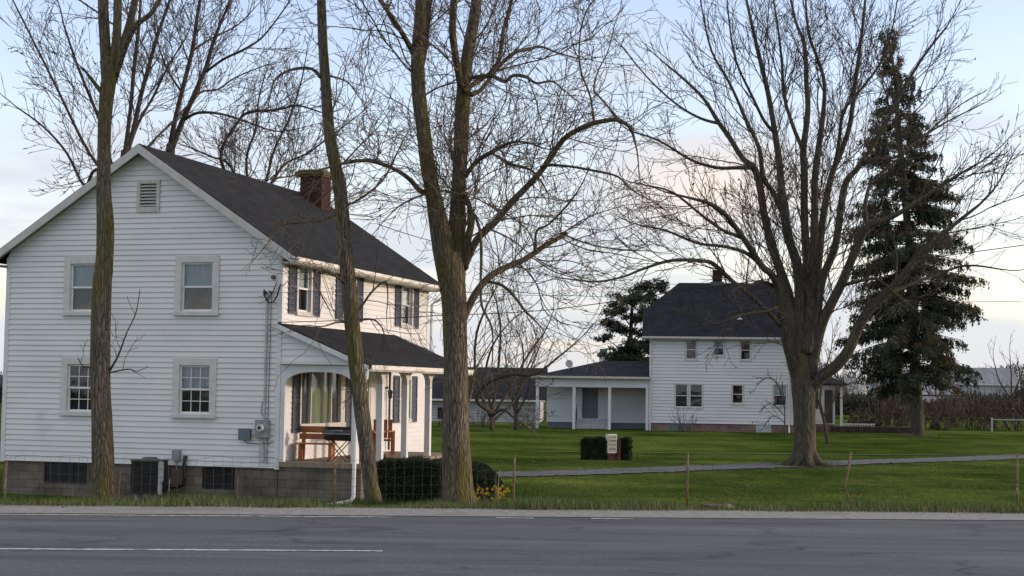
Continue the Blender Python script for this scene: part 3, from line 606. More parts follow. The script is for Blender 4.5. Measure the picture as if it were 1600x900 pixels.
# ---- air conditioner (free-standing beside wall)
ac0 = h1w(-3.12, -.42); az = gz(ac0.x, ac0.y)
ac = empty('air_conditioner', (ac0.x, ac0.y, az), -YA, label='dark slatted outdoor air conditioner unit on blocks beside the white gable wall', cat='air conditioner')
A = MB(); A.box(-.40, .33, -.36, .10, .19, .98); A.build('coil_housing', m_acf, ac)
A = MB()
for i in range(30):
    x = -.40+.73*i/29; A.box(x-.006, x+.006, -.375, -.361, .19, .98)
for z in (.19, .45, .71, .97): A.box(-.405, .335, -.385, -.376, z-.008, z+.008)
A.build('guard_grille', mat('guard_wire', (.035, .035, .036), (.02, .02, .02), scale=5, rough=.5), ac)
A = MB(); A.box(-.42, .35, -.39, .12, .981, 1.01); A.tube([(-.035, -.13, 1.01), (-.035, -.13, 1.07)], [.24, .15], 20); A.build('fan_cover', m_act, ac)
A = MB(); A.box(.336, .40, -.375, -.28, .17, .98); A.box(.401, .44, -.36, -.29, .5, .96); A.build('service_panel', m_pvc, ac)
for x in (-.28, .2):
    A = MB(); A.tube([(x, -.2, -.12), (x, -.2, .19)], [.11, .095], 10, lump=.1); A.build('foot_block', m_stone, ac)
A = MB(); A.tube([(.36, -.36, -.1), (.36, -.36, .2)], .03, 8); A.build('drain_leg', m_rust, ac)
# ---- porch furniture
def bench(name, x, y, rz, label, group=None, table=False):
    p = h1w(x, y, PZ+.002); e = empty(name, p, rz-YA, label=label, cat='table' if table else 'bench')
    return e
bn = bench('porch_bench', .62, .75, math.radians(8), 'red-brown wooden bench with slatted backrest beside the porch picture window')
A = MB()
for i in range(3): A.box(-.48, .48, -.02+i*.14, .11+i*.14, .40, .435)
A.build('seat', m_wood, bn)
A = MB(); A.box(-.5, .5, .40, .43, .52, .66); A.box(-.5, .5, .43, .46, .68, .84); A.build('backrest', m_wood, bn)
for x in (-.38, .38):
    A = MB(); A.hexa([(x-.04, .28, 0), (x+.04, .28, 0), (x+.04, .36, 0), (x-.04, .36, 0), (x-.04, .40, .84), (x+.04, .40, .84), (x+.04, .46, .84), (x-.04, .46, .84)]); A.build('back_post', m_wood, bn)
    A = MB(); A.box(x-.035, x+.035, .02, .27, .06, .395); A.box(x-.045, x+.045, -.06, .34, .0, .058); A.build('leg', m_wood, bn)
tb = bench('picnic_table', 1.1, 3.1, 0, 'low red-brown wooden table standing deep on the porch behind the leaning trunk', table=True)
A = MB()
for i in range(5): A.box(-.45+i*.18, -.28+i*.18, -.7, .7, .66, .70)
A.build('tabletop', m_wood, tb)
for y in (-.5, .5):
    A = MB(); A.box(-.12, .12, y-.04, y+.04, .06, .655); A.box(-.35, .35, y-.05, y+.05, 0, .058); A.build('leg', m_wood, tb)
ch_ = bench('porch_chair', .75, 5.0, math.radians(15), 'dark red wooden armchair at the far end of the porch past the door'); ch_['category'] = 'chair'
A = MB(); A.box(-.28, .28, -.25, .25, .38, .42); A.build('seat', m_wood, ch_)
A = MB()
for i in range(4): A.box(-.26+i*.135, -.15+i*.135, .22, .25, .45, .95)
A.build('backrest', m_wood, ch_)
for x in (-.3, .3):
    A = MB(); A.box(x-.03, x+.03, -.3, .3, .62, .655); A.build('armrest', m_wood, ch_)
    for y in (-.25, .24):
        A = MB(); A.box(x-.03, x+.03, y-.03, y+.03, 0, .619); A.build('leg', m_wood, ch_)
gp_ = h1w(1.28, .75, PZ+.002)
gr = empty('barbecue_grill', gp_, -YA, label='black kettle barbecue grill on crossed wire legs behind the corner porch post', cat='grill')
A = MB(); n = 12
A.tube([(-.42, 0, .68), (-.40, 0, .68), (-.34, 0, .68), (.34, 0, .68), (.40, 0, .68), (.42, 0, .68)], [.06, .13, .175, .175, .13, .06], 20); A.build('bowl', m_black, gr, smooth=True)
A = MB(); A.box(-.36, .36, -.185, -.175, .67, .69); A.tube([(-.15, -.19, .76), (-.15, -.23, .76), (.15, -.23, .76), (.15, -.19, .76)], .012, 6); A.build('handle', m_grey, gr)
for x in (-.25, .25):
    A = MB(); s_ = 1 if x < 0 else -1
    A.tube([(x, -.14, .52), (x+s_*.5, -.14, .0)], .012, 6); A.tube([(x, .14, .52), (x+s_*.5, .14, 0)], .012, 6); A.tube([(x+s_*.5, -.14, .012), (x+s_*.5, .14, .012)], .012, 6); A.build('leg', m_black, gr)
# ---------------------------------------------------------------- house 2
YB = .108; H2o = P(1015, 672, 96); Z2 = -.98
h2 = empty('second_house', (H2o[0], H2o[1], Z2), -YB, off=(0, 0, Z2), label='distant white two storey house with clipped dark roof and open side porch', cat='house')
h2['category'] = 'house'
W2, D2, S2, E2 = 9.3, 8.0, -.46, 4.72
hw = lambda u, o, z: (u, -o, z)
wins = [(2.12, 2.88, 3.38, 4.70, m_curtr, m_curtr), (3.82, 4.54, 3.63, 4.70, m_curtd, m_curt), (5.44, 6.16, 3.38, 4.70, m_dark, m_curtr), (1.48, 2.36, .45, 1.98, m_curtd, m_dark), (2.38, 3.26, .45, 1.98, m_curtd, m_curtd), (4.94, 5.72, .72, 1.97, m_dark, m_curtr), (7.42, 8.34, .62, 2.02, m_curtd, m_curt)]
A = MB(); siding(A, hw, S2, E2, lambda z: (0, W2), [(a+.04, b-.04, c+.03, d-.04) for a, b, c, d, *_ in wins], h=.2, lap=.045)
def gy(z): d = max(0, (z-E2)/.81); return (min(d, 3.9), max(D2-d, 4.1))
siding(A, lambda u, o, z: (W2+o, u, z), S2, 6.3, gy, [], h=.2, lap=.045); siding(A, lambda u, o, z: (-o, u, z), S2, 6.3, gy, [], h=.2, lap=.045); siding(A, lambda u, o, z: (u, D2+o, z), S2, E2, lambda z: (0, W2), [], h=.2)
A.box(W2-.05, W2+.04, -.045, .05, S2, E2); A.box(-.04, .05, -.045, .05, S2, E2)
A.build('wall', m_side2, h2)
for a, b, c_, d, lo_, up_ in wins:
    window(h2, hw, a, b, c_, d, tw=.07, sw=.035, low=lo_, up=up_, gl=m_glass, trim=m_trim, sillw=.02)
A = MB(); A.box(.03, W2-.03, .04, D2-.04, -1.6, S2-.002); A.build('foundation', m_brick2, h2)
for a, b in ((1.25, 2.45), (6.45, 7.35)):
    A = MB(); A.box(a, b, .0, .039, -1.05, S2-.01); A.build('cellar_hatch', m_pvc if a > 3 else m_bgrey, h2)
# jerkinhead roof
sl2 = 3.62/4.45; ye = -.45; yr = 4.0; zr = 8.42; ze = 4.80; zc = 6.45; yc = ye+(zc-ze)/sl2; xa, xb = -.5, W2+.4; ra, rb = 1.73, 7.5
Vr = [(xa, ye, ze), (xb, ye, ze), (xb, yc, zc), (rb, yr, zr), (ra, yr, zr), (xa, yc, zc), (xa, 2*yr-ye, ze), (xb, 2*yr-ye, ze), (xb, 2*yr-yc, zc), (xa, 2*yr-yc, zc)]
Fr_ = [(0, 1, 2, 3, 4, 5), (7, 6, 9, 4, 3, 8), (5, 4, 9), (2, 8, 3)]
A = MB(); lower = [(x, y, z-.12) for x, y, z in Vr]; A.add(Vr+lower, Fr_+[tuple(i+10 for i in reversed(f)) for f in Fr_]+[(a, b, b+10, a+10) for a, b in ((0, 1), (1, 2), (2, 8), (8, 7), (7, 6), (6, 9), (9, 5), (5, 0))])
rf2 = A.build('roof', m_roofx, h2)
A = MB(); A.box(xa, xb, ye-.11, ye-.005, ze-.10, ze+.02); A.box(xa+.02, xb-.02, ye, .0, ze-.16, ze-.125); A.build('gutter', m_trim, rf2)
A = MB(); A.box(3.85, 4.45, 3.7, 4.3, 7.6, 9.25); c2 = A.build('chimney', m_brick, rf2)
A = MB(); A.box(3.7, 4.6, 3.6, 4.4, 8.2, 8.47); A.build('flashing', m_act, c2)
A = MB(); p_ = 1.1; zz = ze+(p_-ye)*sl2; A.tube([(5.45, p_, zz-.1), (5.45, p_, zz+.35)], .05, 8); A.build('vent_pipe', m_cable, rf2)
A = MB(); A.hexa([(5.25, p_-.15, ze+(p_-.15-ye)*sl2+.02), (5.65, p_-.15, ze+(p_-.15-ye)*sl2+.02), (5.55, p_, zz+.02), (5.35, p_, zz+.02), (5.27, p_-.14, ze+(p_-.15-ye)*sl2+.05), (5.63, p_-.14, ze+(p_-.15-ye)*sl2+.05), (5.52, p_, zz+.05), (5.38, p_, zz+.05)]); A.build('vent_flashing', m_pvc, rf2)
A = MB(); A.tube([(0.05, -.5, 4.7), (.03, -.1, 4.4), (.03, -.1, -1.0)], .05, 6); A.tube([(8.42, -.5, 4.7), (8.42, -.12, 4.4), (8.42, -.12, -1.05)], .05, 6); A.build('downspout', m_white, rf2)
# side porch
sp = empty('side_porch', (0, 0, 0)); sp.parent = h2; OFF[sp.name] = (0, 0, Z2)
for x in (-6.93, -4.66, -2.47, -.16):
    A = MB(); A.box(x-.09, x+.09, .0, .18, -1.0, 1.66); A.build('post', m_white, sp)
A = MB(); A.box(-7.05, -.03, -.02, .2, 1.661, 2.2); A.build('fascia_beam', m_side2, sp)
A = MB(); A.box(-6.9, -.05, .05, 2.6, -1.3, -.93); A.build('porch_slab', m_stone, sp)
A = MB(); siding(A, lambda u, o, z: (u, 2.5-o, z), -.55, 2.2, lambda z: (-6.55, -.02), [(-4.3, -3.28, -.3, 1.62)], h=.2, lap=.045); siding(A, lambda u, o, z: (-6.55-o, u, z), -.55, 2.2, lambda z: (2.5, 7.5), [], h=.2)
A.build('porch_wall', m_side2, sp)
A = MB(); A.box(-6.5, -.05, 2.55, 7.4, -1.3, -.551); A.build('foundation', m_bgrey, sp)
A = MB(); A.box(-4.32, -3.3, 2.56, 2.6, -.3, 1.6); dd = A.build('door', m_bgrey, sp)
A = MB(); A.box(-4.4, -4.321, 2.44, 2.62, -.3, 1.68); A.box(-3.299, -3.22, 2.44, 2.62, -.3, 1.68); A.box(-4.32, -3.3, 2.442, 2.618, 1.601, 1.68); A.build('door_frame', m_white, dd)
A = MB()
for i in range(4): A.box(-4.6, -2.6, 1.35+i*.28, 1.63+i*.28+(.01 if i < 3 else 0), -.93, -.93+.155*(i+1))
A.build('steps', m_pvc, sp)
for x in (-4.62, -2.58):
    A = MB(); A.tube([(x, 1.4, -.9), (x, 1.4, .1), (x, 2.4, .55)], .025, 6)
    for i in range(6): y = 1.45+i*.17; A.tube([(x, y, -.8+i*.1), (x, y, .12+i*.077)], .012, 5)
    A.build('handrail', m_black, sp)
A = MB(); e0 = [(-7.3, -.3, 2.3), (-.0, -.3, 2.3), (-.0, 8, 2.3), (-7.3, 8, 2.3)]; rg = [(-3.05, 3.6, 3.36), (-.0, 3.6, 3.36)]
A.add(e0+rg+[(x, y, z-.1) for x, y, z in e0], [(0, 1, 5, 4), (3, 4, 5, 2), (0, 4, 3), (0, 6, 7, 1), (3, 2, 8, 9), (0, 3, 9, 6), (6, 9, 8, 7)]); prf2 = A.build('porch_roof', m_roofx, sp)
A = MB(); A.box(-7.35, -.02, -.42, -.305, 2.2, 2.33); A.build('gutter', m_trim, prf2)
A = MB(); A.tube([(-5.1, 1.4, 2.7), (-5.1, 1.4, 3.0)], .03, 6); A.tube([(-5.1, 1.35, 3.1), (-5.07, 1.28, 3.11)], [.04, .25], 16); A.build('satellite_dish', m_pvc, prf2)
# right wing
A = MB(); siding(A, lambda u, o, z: (u, 4-o, z), S2, 2.1, lambda z: (W2+.01, 11.55), [], h=.2, lap=.045); siding(A, lambda u, o, z: (11.55+o, u, z), S2, 2.1, lambda z: (4, 7.5), [], h=.2); wg = A.build('wing_wall', m_side2, h2)
A = MB(); A.box(9.9, 10.5, 3.9, 3.97, .5, 1.7); A.box(10.9, 11.4, 3.9, 3.97, -.4, 1.7); A.build('wing_window', m_curtd, wg)
A = MB(); A.box(W2, 11.5, 4.05, 7.4, -1.5, S2-.003); A.build('foundation', m_brick2, wg)
A = MB(); e0 = [(W2+.1, 3.4, 2.1), (12.3, 3.4, 2.1), (12.3, 8, 2.1), (W2+.1, 8, 2.1)]; A.add(e0+[(W2+.1, 5.7, 2.95), (10.4, 5.7, 2.95)]+[(x, y, z-.12) for x, y, z in e0], [(0, 1, 5, 4), (1, 2, 5), (2, 3, 4, 5), (0, 6, 7, 1), (1, 7, 8, 2), (6, 9, 8, 7)]); A.build('wing_roof', m_roofx, wg)
A = MB(); A.box(11.85, 12.0, 3.6, 3.75, -.9, 1.98); A.box(12.0, 14.0, 3.6, 3.66, -.45, -.38)
for i in range(14): A.box(12.05+i*.14, 12.1+i*.14, 3.61, 3.65, -.9, -.45)
A.build('railing', m_white, wg)
A = MB(); A.box(11.2, 16.5, 2.6, 3.4, -1.4, -.55); A.build('garden_wall', mat('dark_stone', (.07, .055, .045), (.04, .03, .026), scale=4, rough=.95), wg)
# ---------------------------------------------------------------- barn, far sheds
def shed(name, loc, rz, w, d, hw_, hr, mw, mr, label, wins=()):
    e = empty(name, loc, rz, label=label, cat='building')
    A = MB(); A.box(0, w, 0, d, -.5, hw_); A.prism([(0, hw_+.001), (d, hw_+.001), (d/2, hr-.08)], .02, w-.02, lambda u, o, z: (o, u, z)); wl_ = A.build('wall', mw, e)
    A = MB(); th = .12
    for s in (0, 1):
        y0 = -.5 if s == 0 else d+.5; zz = hw_-(hr-hw_)/(d/2)*.5
        A.hexa([(-.4, y0, zz), (w+.4, y0, zz), (w+.4, d/2, hr), (-.4, d/2, hr), (-.4, y0, zz+th), (w+.4, y0, zz+th), (w+.4, d/2, hr+th), (-.4, d/2, hr+th)])
    rf_ = A.build('roof', mr, e)
    A = MB(); A.box(-.4, w+.4, -.62, -.51, hw_-(hr-hw_)/(d/2)*.5-.03, hw_-(hr-hw_)/(d/2)*.5+.1); A.build('gutter', m_white, rf_)
    for (a, b, z0, z1) in wins:
        A = MB(); A.box(a, b, -.05, -.003, z0, z1); A.build('window', m_dark, e)
    return e
m_lap = brickmat('lap_wall', (.52, .53, .56), (.48, .49, .52), (.3, .3, .32), 60, .2, ms=.02, dirt=(.8, .8, .8))
m_lap2 = brickmat('brown_wall', (.34, .25, .18), (.30, .22, .16), (.2, .16, .12), 60, .3, ms=.02, dirt=(.7, .7, .7))
m_tin = mat('tin_roof', (.26, .27, .30), (.19, .2, .22), scale=.4, rough=.7, stretch=(3, .3, 1))
b0 = P(640, 660, 112)
shed('grey_barn', (b0[0], b0[1], -.9), -.05, 9.3, 9, 1.75, 3.85, m_lap, m_roofx, 'low grey outbuilding with wide dark roof seen behind the thick trunk', wins=((2, 3, .2, 1.0),))
def farb(name, px, Y, w, h, hr, mw, mr, label, wins=(), d=8):
    p = P(px, 640, Y); return shed(name, (p[0], p[1], -.85), -.04, w, d, h, hr, mw, mr, label, wins)
farb('far_shed', 1330, 215, 15, 2.6, 4.4, m_lap2, m_tin, 'long low brown-walled shed far beyond the hedgerow on the right')
farb('far_shed', 1335, 178, 20, .9, 2.0, m_lap, m_tin, 'pale grey low roofed shed behind the dark hedgerow right of the second house')
farb('far_barn', 1445, 240, 14, 4.2, 6.5, m_lap, m_tin, 'pale far barn beyond the big spruce trunk at the right')
A = MB(); p = P(1345, 622, 190); A.tube([(p[0], p[1], -.5), (p[0], p[1], 3.0), (p[0], p[1], 3.2)], [.68, .68, .3], 20)
A.build('storage_tank', mat('tank_paint', (.62, .6, .55), (.5, .48, .44), scale=.8, rough=.6), off=(p[0], p[1], -.5), label='short white cylindrical tank beyond the hedgerow near the second house', cat='tank')
A = MB(); p = P(942, 600, 122); x, y = p[0], p[1]
hh2 = empty('far_house', (x-3, y-1, -.85), 0, label='mostly hidden house whose white chimney rises over the open porch roof', cat='house')
A = MB(); A.box(0, 8, 0, 7, -.5, 2.4); A.build('wall', m_lap, hh2)
A = MB(); A.add([(-.4, -.4, 2.35), (8.4, -.4, 2.35), (8.4, 7.4, 2.35), (-.4, 7.4, 2.35), (2, 3.5, 3.9), (6, 3.5, 3.9)], [(0, 1, 5, 4), (1, 2, 5), (2, 3, 4, 5), (3, 0, 4), (3, 2, 1, 0)]); q = A.build('roof', m_roofx, hh2)
A = MB(); A.box(2.7, 3.35, .6, 1.2, 2.0, 5.15); cc = A.build('chimney', m_white, q)
A = MB(); A.box(2.75, 3.3, .65, 1.15, 5.151, 5.55); A.build('chimney_cap', m_act, cc)
# white shed gable seen through the shrubs
p = P(803, 655, 118); e = empty('white_shed', (p[0], p[1], -.9), 0, label='small white arched-front shed behind the blossoming shrub', cat='shed')
A = MB(); A.prism([(0, -.3), (2.0, -.3), (2.0, 1.4), (1.7, 2.5), (1.2, 3.0), (.8, 3.0), (.3, 2.3), (0, 1.3)], 0, 3); A.build('wall', m_lap, e)
A = MB(); A.prism([(2.02, 1.4), (1.72, 2.52), (1.2, 3.03), (.8, 3.03), (.28, 2.33), (-.02, 1.3), (-.1, 1.3), (.2, 2.4), (.76, 3.12), (1.24, 3.12), (1.8, 2.6), (2.1, 1.4)], -.1, 3.1); A.build('roof', m_roofx, e)
# ---------------------------------------------------------------- lawn sign with hedges
sg = gh(938, 716)
for (px0, px1, ph, dep, lab, offy) in ((911, 951, .82, .9, 'left', 0), (968, 984, .72, .7, 'right', .35)):
    pass
def leafbox(name, c, rz, w, d, h, n, sz, m, label, cat='hedge', rnd=.05, ell=False, group=None):
    e = empty(name, (c[0], c[1], c[2]), rz, label=label, cat=cat, group=group)
    A = MB()
    if ell:
        for i in range(9):
            pass
        pts = [(0, 0, h*t) for t in (0.0, .15, .4, .65, .85, .97)]; A.tube(pts, [min(w, d)/2*k for k in (.72, .86, .92, .86, .62, .25)], 14, lump=.06)
        A.v = [(v[0]*w/min(w, d), v[1]*d/min(w, d), v[2]) for v in A.v]
    else: A.box(-w/2+.04, w/2-.04, -d/2+.04, d/2-.04, 0, h-.04)
    A.build('dark_core', m_hcore, e)  # solid dark filler inside the leaves, their inner shade put into its colour
    g = np.random.default_rng(int(abs(c[0])*100)+3)
    if ell:
        u = g.normal(size=(n, 3)); u /= np.linalg.norm(u, axis=1)[:, None]; pos = u*np.array([w/2, d/2, h*.56])*g.uniform(.88, 1.04, n)[:, None]; pos[:, 2] = np.abs(pos[:, 2]+h*.44)
        pos[:, :2] *= (1+.06*np.sin(pos[:, 2:3]*7+pos[:, :1]*5))
    else:
        pos = g.uniform(-.5, .5, (n, 3))*np.array([w, d, h]); k = g.integers(0, 4, n); sgn = np.where(g.random(n) < .5, -1, 1)
        pos[:, 0] = np.where(k == 0, sgn*w/2, pos[:, 0]); pos[:, 1] = np.where((k == 1) | (k == 3), -d/2, pos[:, 1]); pos[:, 2] = np.where(k == 2, h/2, pos[:, 2]); pos[:, 2] += h/2
        wv = np.sin(pos[:, 0]*5+1)*.5+np.sin(pos[:, 0]*11+pos[:, 1]*3)*.5
        pos[:, 2] += np.where(pos[:, 2] > h*.7, wv*rnd*.8, 0)
        pos += g.normal(0, rnd*.5, (n, 3))
        rr_ = np.clip((np.abs(pos[:, 0])/(w/2)-.85)/.15, 0, 1)*np.clip((pos[:, 2]/h-.85)/.15, 0, 1); pos[:, 2] -= rr_*rnd*1.3
    a = g.normal(size=(n, 3)); a /= np.linalg.norm(a, axis=1)[:, None]; b = g.normal(size=(n, 3)); b = np.cross(a, b); b /= np.linalg.norm(b, axis=1)[:, None]
    s = sz*g.uniform(.5, 1.3, n)[:, None]; pos[:, 2] = np.maximum(pos[:, 2], .02)
    V = np.stack([pos-a*s, pos+b*s*.45, pos+a*s, pos-b*s*.45], 1).reshape(-1, 3)
    link('foliage', np_mesh('foliage', V, np.arange(4*n).reshape(-1, 4)), m, e, OFF[e.name])
    return e
px2 = lambda w, Y: w*Y/F
leafbox('clipped_hedge', gh(931, 718), -.25, 1.0, .75, .80, 9000, .035, m_hedge, 'larger dark box-shaped clipped hedge left of the lawn sign')
q = P(976, 700, 60.6); leafbox('clipped_hedge', (q[0], 60.6, gz(q[0], 60.6)), -.25, .46, .5, .80, 5000, .035, m_hedge, 'narrow dark clipped hedge right of the lawn sign')
q = P(955, 700, 60.2); zg = gz(q[0], 60.2)
e = empty('lawn_sign', (q[0], 60.2, zg), .42, label='small white lettered box sign beside a brick pier on the lawn between two hedges', cat='sign')
A = MB(); A.box(-.19, .19, -.10, .10, .28, 1.0); bx = A.build('sign_box', m_white, e)
A = MB(); A.box(-.165, .165, -.110, -.101, .31, .96); A.build('sign_face', mat('sign_cream', (.44, .42, .30), (.36, .35, .26), scale=4, rough=.5), bx)
A = MB()
r_ = random.Random(5)
for z, hh_, xs_ in ((.86, .05, (-.14, -.03, .07)), (.70, .08, (-.14, -.03, .07)), (.56, .07, (-.14, -.04, .06)), (.38, .10, (-.14, -.03, .07))):
    for x in xs_:
        wd = r_.uniform(.045, .07); A.box(x, x+.015, -.116, -.111, z, z+hh_); A.box(x+.016, x+wd, -.116, -.111, z+hh_-.018, z+hh_); A.box(x+wd, x+wd+.014, -.116, -.111, z, z+hh_*.9); A.box(x+.016, x+wd-.001, -.116, -.111, z+hh_*.4, z+hh_*.4+.016)
A.build('lettering', mat('sign_ink', (.10, .12, .16), rough=.6), bx)
A = MB(); A.box(.21, .36, -.12, .12, -.1, .80); A.box(-.19, .209, -.08, .08, -.1, .275); A.build('brick_pier', m_brick, e)
# hedges by the big house
c = gh(641, 783); q = P(641, 776, 31.5)
leafbox('clipped_hedge', (q[0], 31.6, gz(q[0], 31.6)-.03), -.03, 1.36, 1.0, .95, 26000, .024, m_hedge, 'wide flat-topped dark yew hedge between the leaning trunk and the thick trunk')
q = P(727, 760, 36); leafbox('round_bush', (q[0], 36.3, gz(q[0], 36.3)-.05), 0, 1.6, 1.3, 1.12, 30000, .028, m_hedge, 'rounded dark evergreen bush behind the thick trunk near the porch', cat='bush', ell=True)
# daffodils
q = P(776, 757, 33.6)
for i, (dx, lab) in enumerate(((0, 'larger clump of yellow daffodils at the foot of the rounded bush'), (-.40, 'small clump of yellow daffodils tight against the thick trunk'))):
    e = empty('daffodil_clump', (q[0]+dx, 33.6, gz(q[0]+dx, 33.6)), label=lab, cat='flowers'); g = random.Random(i)
    A = MB(); Bm = MB(); n = 34 if i == 0 else 10
    for k in range(90 if i == 0 else 30):
        x, y = g.gauss(0, .13), g.gauss(0, .1); t = (x+g.uniform(-.08, .08), y, g.uniform(.2, .38)); A.add([(x-.008, y, 0), (x+.008, y, 0), t], [(0, 1, 2)])
    for k in range(n):
        x, y, z = g.gauss(0, .15 if i == 0 else .06), g.gauss(0, .1), g.uniform(.16, .46)
        for j in range(6):
            a = j*math.pi/3; Bm.add([(x, y, z), (x+.024*math.cos(a-.4), y-.01, z+.024*math.sin(a-.4)), (x+.034*math.cos(a), y-.015, z+.034*math.sin(a)), (x+.024*math.cos(a+.4), y-.01, z+.024*math.sin(a+.4))], [(0, 1, 2, 3)])
        Bm.tube([(x, y-.01, z), (x, y-.05, z)], [.009, .014], 6)
    A.build('leaves', m_stem, e); Bm.build('blooms', m_yel, e)
# ---------------------------------------------------------------- trees
def segmesh(name, S, mat_, parent, sides=3):
    """S: list of (p0,p1,r0,r1) numpy rows -> thin prisms in one mesh"""
    S = np.array(S, dtype=np.float64).reshape(-1, 8); p0, p1, r0, r1 = S[:, :3], S[:, 3:6], S[:, 6], S[:, 7]
    d = p1-p0; ln = np.linalg.norm(d, axis=1)+1e-9; d /= ln[:, None]
    ref = np.where(np.abs(d[:, 2:3]) > .9, np.array([[1., 0, 0]]), np.array([[0, 0, 1.]]))
    a = np.cross(d, ref); a /= np.linalg.norm(a, axis=1)[:, None]; b = np.cross(d, a); V = []
    for k in range(sides):
        t = 2*math.pi*k/sides; u = a*math.cos(t)+b*math.sin(t); V.append(p0+u*r0[:, None])
    for k in range(sides):
        t = 2*math.pi*k/sides; u = a*math.cos(t)+b*math.sin(t); V.append(p1+u*r1[:, None])
    V = np.stack(V, 1).reshape(-1, 3)-np.array(OFF[parent.name]); n = len(S); base = (np.arange(n)*2*sides)[:, None]
    Fc = np.concatenate([base+np.array([[k, (k+1) % sides, sides+(k+1) % sides, sides+k]]) for k in range(sides)], 0)
    me = np_mesh(name, V, Fc); me.polygons.foreach_set('use_smooth', [True]*len(me.polygons))
    return link(name, me, mat_, parent, OFF[parent.name])
class Tree:
    def __init__(s, seed, seg=.22, rmin=.004, upb=.05, wander=.22, density=1.6, maxlvl=4, buds=0, ratio=.62, spread=(28, 58), droop=0, lenk=1.0, sidemax=.030, lenr=95):
        s.sidemax = sidemax; s.lenr = lenr
        s.r = random.Random(seed); s.S = []; s.seg = seg; s.rmin = rmin; s.upb = upb; s.wander = wander; s.density = density; s.maxlvl = maxlvl
        s.buds = buds; s.B = []; s.ratio = ratio; s.spread = spread; s.droop = droop; s.lenk = lenk; s.cap = 10**9
    def childdir(s, d):
        r = s.r; ax = d.orthogonal().normalized(); ax.rotate(__import__('mathutils').Quaternion(d, r.uniform(0, 2*math.pi)))
        return Vector(d*math.cos(a := math.radians(r.uniform(*s.spread)))+ax*math.sin(a)).normalized()
    def grow(s, p, d, rad, L, lvl):
        r = s.r; n = max(2, int(L/s.seg)+1); st = L/n; pts = [p.copy()]; d = d.copy()
        curv = Vector((r.gauss(0, 1), r.gauss(0, 1), r.gauss(0, 1)))*s.wander*.35
        end = max(s.rmin, rad*.3)
        for i in range(n):
            if r.random() < .35: curv = Vector((r.gauss(0, 1), r.gauss(0, 1), r.gauss(0, 1)))*s.wander*.45
            d = (d+curv*min(1, st/.3)+Vector((r.gauss(0, 1), r.gauss(0, 1), r.gauss(0, 1)))*s.wander*.3+Vector((0, 0, s.upb if lvl > 0 else s.upb*.5))-Vector((0, 0, s.droop*i/n))).normalized()
            q = pts[-1]+d*st; ra = rad+(end-rad)*i/n; rb = rad+(end-rad)*(i+1)/n
            s.S.append((*pts[-1], *q, max(ra, s.rmin), max(rb, s.rmin*.8))); pts.append(q)
            if lvl < s.maxlvl and i > 0 and len(s.S) < s.cap:
                k = s.density*st*(1.0+.35*lvl)
                while k > 0:
                    if r.random() < k:
                        t = (i+1)/n; cr = max(s.rmin, rb*r.uniform(.5, .8)); cl = L*(1-.55*t)*s.ratio*r.uniform(.5, 1.15)
                        if cl > s.seg*.7: s.grow(q.copy(), s.childdir(d), cr, cl, lvl+1)
                    k -= 1
            elif s.buds and r.random() < s.buds: s.B.append(q.copy())
        return pts
    def side(s, pts, rs, t0=.15, dens=1.0, lf=1.0, bias=None, maxl=3.5, minr=.012):
        """side branches off a traced limb"""
        r = s.r; tot = sum((b-a).length for a, b in zip(pts, pts[1:])); acc = 0
        for i, (a, b) in enumerate(zip(pts, pts[1:])):
            l = (b-a).length; d = (b-a).normalized(); k = s.density*dens*l
            while k > 0:
                if r.random() < k:
                    t = r.random(); f = (acc+l*t)/tot
                    if f > t0:
                        p = a.lerp(b, t); ra = rs[i]+(rs[i+1]-rs[i])*t
                        cd = s.childdir(d)
                        if bias: cd = (cd+Vector(bias)*r.uniform(0, 1)).normalized()
                        cr = min(ra*.45, s.sidemax)*r.uniform(.4, 1); cl = min(maxl, (cr*s.lenr+.55))*r.uniform(.5, 1.3)*lf*s.lenk
                        s.grow(p+cd*ra*.5, cd, max(cr, s.rmin*1.5), cl, 1)
                k -= 1
            acc += l
def smoothpath(pts, k=4):
    out = []
    n = len(pts)
    for i in range(n-1):
        p0, p1, p2, p3 = pts[max(0, i-1)], pts[i], pts[i+1], pts[min(n-1, i+2)]
        for j in range(k):
            t = j/k; out.append(tuple(.5*((2*b)+(-a+c)*t+(2*a-5*b+4*c-d)*t*t+(-a+3*b-3*c+d)*t**3) for a, b, c, d in zip(p0, p1, p2, p3)))
    out.append(pts[-1]); return out
def trace(pts, Y, jit=0, seed=0):
    """pixel polyline (px, py, width_px[, dY]) -> points, radii"""
    r = random.Random(seed); Q = []; R_ = []
    full = [(p[0], p[1], p[2], p[3] if len(p) > 3 else None) for p in pts]
    ks = [i for i, p in enumerate(full) if p[3] is not None]
    res = []
    for i, p in enumerate(full):
        if p[3] is not None: dy = p[3]
        elif not ks: dy = 0
        else:
            lo_ = max([k for k in ks if k < i], default=ks[0]); hi_ = min([k for k in ks if k > i], default=ks[-1])
            dy = full[lo_][3] if lo_ == hi_ else full[lo_][3]+(full[hi_][3]-full[lo_][3])*(i-lo_)/(hi_-lo_)
        res.append((p[0], p[1], p[2], dy))
    for (x, y, w, dy) in smoothpath(res):
        yy = Y+dy; Q.append(Vector(P(x, y, yy))); R_.append(max(.004, w*yy/F/2))
    return Q, R_
